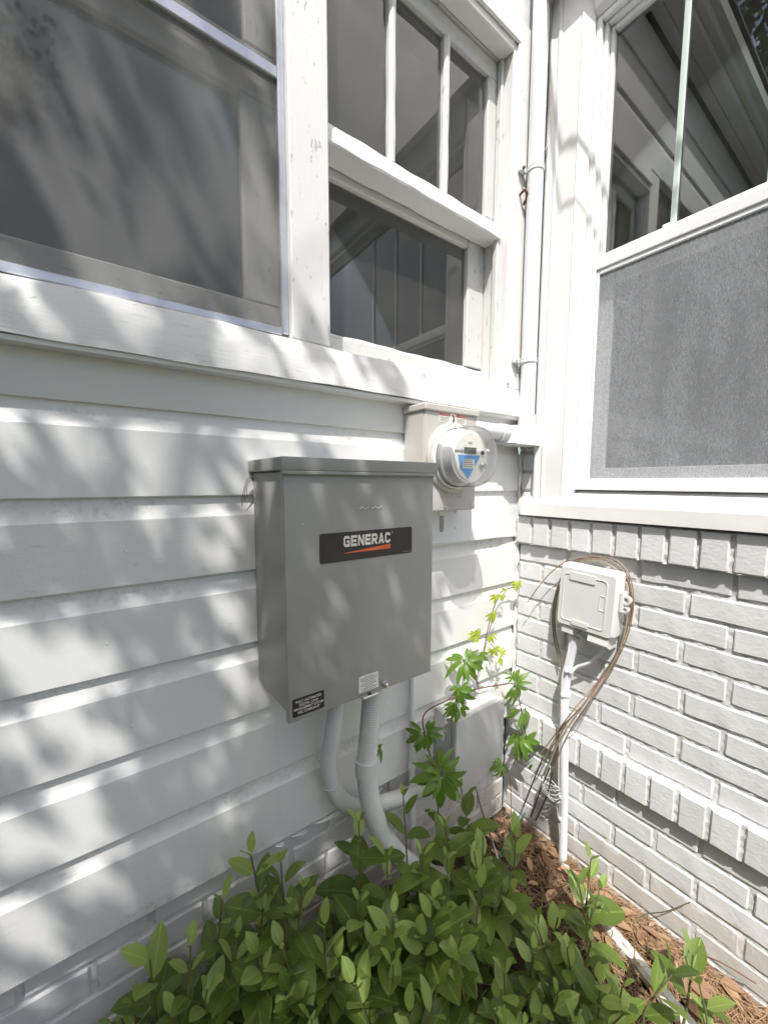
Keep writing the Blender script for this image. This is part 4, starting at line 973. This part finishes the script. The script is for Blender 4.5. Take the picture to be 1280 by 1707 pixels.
for k in range(150):
    y = -r_.random()*1.0-.03; x = -.02-abs(r_.gauss(0,.10))
    if k > 110: x = -r_.uniform(.1,1.0); y = -r_.uniform(.05,.5)
    az = r_.uniform(0,6.28); yd = Vector((math.cos(az), math.sin(az), r_.uniform(-.1,.25)))
    L_ = r_.uniform(.022,.062)
    if x+math.cos(az)*L_ > -.008: az = math.pi-az; yd.x = -abs(yd.x)
    piece('leaf', DL[k % 4], dead, (x, y, r_.uniform(.012,.032)*math.exp(-((x+.09)/.14)**2)+.006), orient(yd, Vector((r_.uniform(-.5,.5), r_.uniform(-.5,.5), 1))), L_)
eg = MB(); pts = [Zp(940,1450,.012), Zp(1000,1532,.014), Zp(1065,1610,.012), Zp(1130,1690,.012), Zp(1200,1770,.010), Zp(1330,1900,.010)]
eg.tube(smoothpath(pts, 8), .019, 10)
solo(eg, 'garden_edging', 'strip', 'pale white edging half buried in straw along the brick wall', 'edging', True)
tw = MB().tube(smoothpath([Zp(1050,1540,.02), Xp(1075,1525,-.03)+Vector((0,0,.0)), Xp(1110,1520,-.03), Xp(1150,1505,-.02)],8), .0014, 5)
solo(tw, 'thin_twig', 'stem', 'thin curved twig leaning on the lower brick courses', 'twig', True)
tw = MB().tube(smoothpath([Zp(1130,1590,.02), Xp(1190,1600,-.03), Xp(1260,1640,-.02)],8), .0016, 5)
solo(tw, 'brown_twig', 'vinestem', 'straight brown twig resting against the bottom brick course', 'twig', True)

# ------------------------------------------------------------------ unseen hedge added to darken the cabinet side and lower-left wall
hg = thing('added_shade_hedge', 'added unseen hedge blocking sky light left of the siding wall', 'hedge', (-3.2,-2.0,0))
hm = MB(); r_ = random.Random(8)
for k in range(9000):
    y = r_.uniform(-4.2,-.15); z = r_.uniform(0,2.7); x = -2.75-.2*noise.noise(Vector((y*1.3,z*1.3,0)))-abs(r_.gauss(0,.18))
    d_ = Vector((r_.gauss(.6,1), r_.gauss(0,1), r_.gauss(0,.8))).normalized(); s_ = d_.orthogonal().normalized()
    s_.rotate(Matrix.Rotation(r_.uniform(0,6.28), 3, d_)); p = Vector((x,y,z)); L_ = r_.uniform(.06,.10); W_ = L_*.6
    hm.add([p, p+d_*(L_*.45)+s_*(W_*.5), p+d_*L_, p+d_*(L_*.45)-s_*(W_*.5)], [(0,1,2,3)])
me = bpy.data.meshes.new('foliage'); me.from_pydata([tuple(v-BASE[hg]) for v in hm.v], [], hm.f); me.materials.append(M['treeleaf'])
o = bpy.data.objects.new('foliage', me); col.objects.link(o); o.parent = hg
part(MB().box((-3.6,-4.2,0),(-3.1,-.2,2.55),.15,2), 'hedge_core', 'bark', hg)  # solid box inside the added hedge, stops light from the left

# ------------------------------------------------------------------ tree that shades the wall (stands behind the photographer, mirrored in the glass)
tr = thing('shade_tree', 'large leafy tree behind the viewer whose shade dapples the siding', 'tree', (-6.2,-4.6,0))
GAPS = []                                                # gaps in the foliage: (picture x, y, radius in metres)
for a_, b_, q_ in ((65,632,.03),(135,637,.03),(212,645,.03),(330,662,.03),(420,676,.03),(10,700,.02),(95,692,.022),(232,704,.022),(128,748,.028),(160,742,.02),(272,772,.026),(300,760,.03),
    (262,808,.024),(332,822,.026),(345,845,.028),(255,862,.03),(318,908,.034),(305,890,.024),(372,925,.022),(395,885,.026),(360,700,.04),(400,720,.04),(380,1020,.032),(386,1112,.034),(310,1072,.022),
    (124,1108,.046),(118,1085,.03),(175,1112,.026),(60,1150,.026),(85,1186,.036),(10,1078,.032),(15,1232,.028),(150,1242,.030),(195,1242,.02),(118,1325,.042),(130,1350,.036),(15,1392,.032),(60,1418,.026),
    (132,1425,.034),(148,1462,.032),(386,1356,.018),(256,1334,.02),(12,1522,.03),(58,1558,.034),(28,1548,.024),(420,1400,.016),(545,1415,.02)):
    p_ = Yp(a_, b_, -.002); GAPS.append((p_.x, p_.z, q_))
for a_, b_, q_ in ((530,798,.013),(604,800,.012),(645,862,.013),(562,1000,.008),(538,1048,.010)):
    p_ = Yp(a_, b_, -.182); t_ = -p_.y/SUN.y; p_ = p_+SUN*t_; GAPS.append((p_.x, p_.z, q_))
rg = random.Random(21)
for _ in range(70): GAPS.append((rg.uniform(-1.5,-.97), rg.uniform(.36,1.42), rg.uniform(.004,.015)))
def gap(u, v):
    for a_, b_, q_ in GAPS:
        du, dv = u-a_, v-b_
        if abs(du) < .2 and abs(dv) < .3:
            al = du*.40-dv*.916; pe = du*.916+dv*.40
            if (pe/(q_*.68+.009))**2+(al/(q_*1.2+.018))**2 < 1: return True
    return False
def tau(u, v):
    """foliage depth along the sun ray that meets the siding plane at x=u, z=v"""
    al = u*.40-v*.916; pe = u*.916+v*.40
    n_ = noise.noise(Vector((pe*11.0, al*2.6, 4.2)))+.7*noise.noise(Vector((pe*22, al*5.0, 9.1)))
    if v < -.15: t = (4 if n_ < .48 else .8) if u < .02 else (4*(1-(u-.02)/.16) if u < .18 else 0)
    elif v < .36: t = 4 if u < -.22 else (4*(1-(u+.22)/.18) if u < -.04 else 0)
    elif v < .98: t = 4 if u < -.44 else (4*(1-(u+.44)/.10) if u < -.34 else 0)
    elif v < 1.20: t = 4 if u < -.98 else (-2.6 if u < -.64 else 0)
    elif v < 1.40: t = 4 if u < -1.02 else (-1.5 if u < -.58 else 0)
    elif v < 1.49: t = -2.4 if u < -1.0 else (-1.5 if u < -.52 else 0)
    elif v < 1.60: t = -2.0 if u < -.9 else (-1.0 if u < -.45 else 0)
    elif v < 2.7: t = -2.3 if u < -.88 else 0
    else: t = 1 if u < -.9 else 0
    if t < 0:                                            # streaky, half open foliage
        return 3.6 if n_ > .46+.18*t else .10
    if t >= 4:
        return 0.0 if gap(u, v) else 3.8+1.2*n_
    return t
cr = MB(); r_ = random.Random(3); A_leaf = .00042
def tleaf(mb_, p, L, W):
    d_ = Vector((r_.gauss(0,1), r_.gauss(0,1), r_.gauss(-.5,.8))).normalized(); s_ = d_.orthogonal().normalized()
    s_.rotate(Matrix.Rotation(r_.uniform(0,6.28), 3, d_))
    mb_.add([p-d_*(L*.5), p-d_*(L*.05)+s_*(W*.5), p+d_*(L*.5), p-d_*(L*.05)-s_*(W*.5)], [(0,1,2,3)])
area = 3.3*4.9; Nn = int(area*5.0*.381/(.5*A_leaf))
for k in range(Nn):
    u = r_.uniform(-2.8,.5); v = r_.uniform(-2.2,2.7)
    if r_.random()*5.0 > tau(u, v): continue
    kk = r_.uniform(2.15, 2.8) if r_.random() < .7 else r_.uniform(2.8, 4.0)
    kk = max(kk, (2.75+r_.random()*.8-v)/.847)
    tleaf(cr, Vector((u,0,v))-SUN*kk, r_.uniform(.026,.038), r_.uniform(.020,.030))
# the rest of the crown
cent = [Vector((-5.6,-3.6,6.6)), Vector((-4.6,-2.8,7.6)), Vector((-6.6,-5.2,6.4)), Vector((-7.4,-3.6,7.2)), Vector((-5.2,-.3,6.4)), Vector((-6.4,.5,7.2)), Vector((-4.6,.7,7.0)), Vector((-5.6,-1.4,8.0)), Vector((-7.2,-.6,5.6)), Vector((-7.0,1.8,6.6)), Vector((-8.4,.8,6.2))]
def shades_frame(p):
    if p.z < 2: return True
    t = -p.y/SUN.y
    if t <= 0: return False
    q = p+SUN*t; return q.z < 3.2 and q.z > -2.6 and q.x > -2.9 and q.x < 1.2
for c_ in cent:
    for k in range(1500):
        d_ = Vector((r_.gauss(0,1), r_.gauss(0,1), r_.gauss(0,.8))); d_ = d_.normalized()*(r_.random()**.4)*1.15
        p = c_+d_
        if noise.noise(p*1.7) < -.12 or shades_frame(p): continue
        tleaf(cr, p, r_.uniform(.10,.16), r_.uniform(.07,.11))
me = bpy.data.meshes.new('crown'); me.from_pydata([tuple(v-BASE[tr]) for v in cr.v], [], cr.f); me.materials.append(M['treeleaf'])
o = bpy.data.objects.new('crown', me); col.objects.link(o); o.parent = tr
part(MB().tube(smoothpath([(-6.2,-4.6,-.1),(-6.25,-4.55,1.5),(-6.05,-4.4,3.2),(-6.0,-4.1,5.0)],6), lambda t: .26-.12*t, 14), 'trunk', 'bark', tr, True)
fork = Vector((-6.0,-4.1,5.0))
tips = cent + [Vector((-2.6,-2.0,5.6)), Vector((-3.4,-2.6,4.6)), Vector((-3.2,-2.2,6.4)), Vector((-2.3,-2.6,3.9))]
for i, c_ in enumerate(tips):
    mid = fork.lerp(c_, .5)+Vector((r_.uniform(-.3,.3), r_.uniform(-.3,.3), r_.uniform(.1,.5)))
    part(MB().tube(smoothpath([fork-Vector((0,0,r_.uniform(.1,.9))), mid, c_], 7), lambda t: .075*(1-.8*t)+.008, 8), 'limb', 'bark', tr, True)
tw = MB()
for (u0, v0, u1, v1, kk, rr) in ((-.95,1.75,-.55,1.45,4.5,.006),(-.75,1.75,-.60,1.42,4.6,.004),(-.62,1.70,-.48,1.40,4.4,.004),(-.50,1.66,-.36,1.42,4.7,.003),(-1.0,2.3,-1.25,1.5,4.8,.008),(-1.3,2.4,-.9,1.4,5,.007),(-1.05,1.5,-.8,1.1,4.6,.005),(-.9,1.45,-.62,1.15,4.6,.004),(-1.2,2.2,-1.05,1.7,4.2,.010)):
    a_ = Vector((u0,0,v0))-SUN*kk; b_ = Vector((u1,0,v1))-SUN*(kk-.1)
    tw.tube(smoothpath([a_+Vector((-.7,-.4,.5)), a_, a_.lerp(b_, .5)+Vector((r_.uniform(-.05,.05),0,r_.uniform(-.03,.03))), b_], 6), lambda t, rr=rr: rr*(1.4-t), 6)
part(tw, 'twig_cluster', 'bark', tr, True)
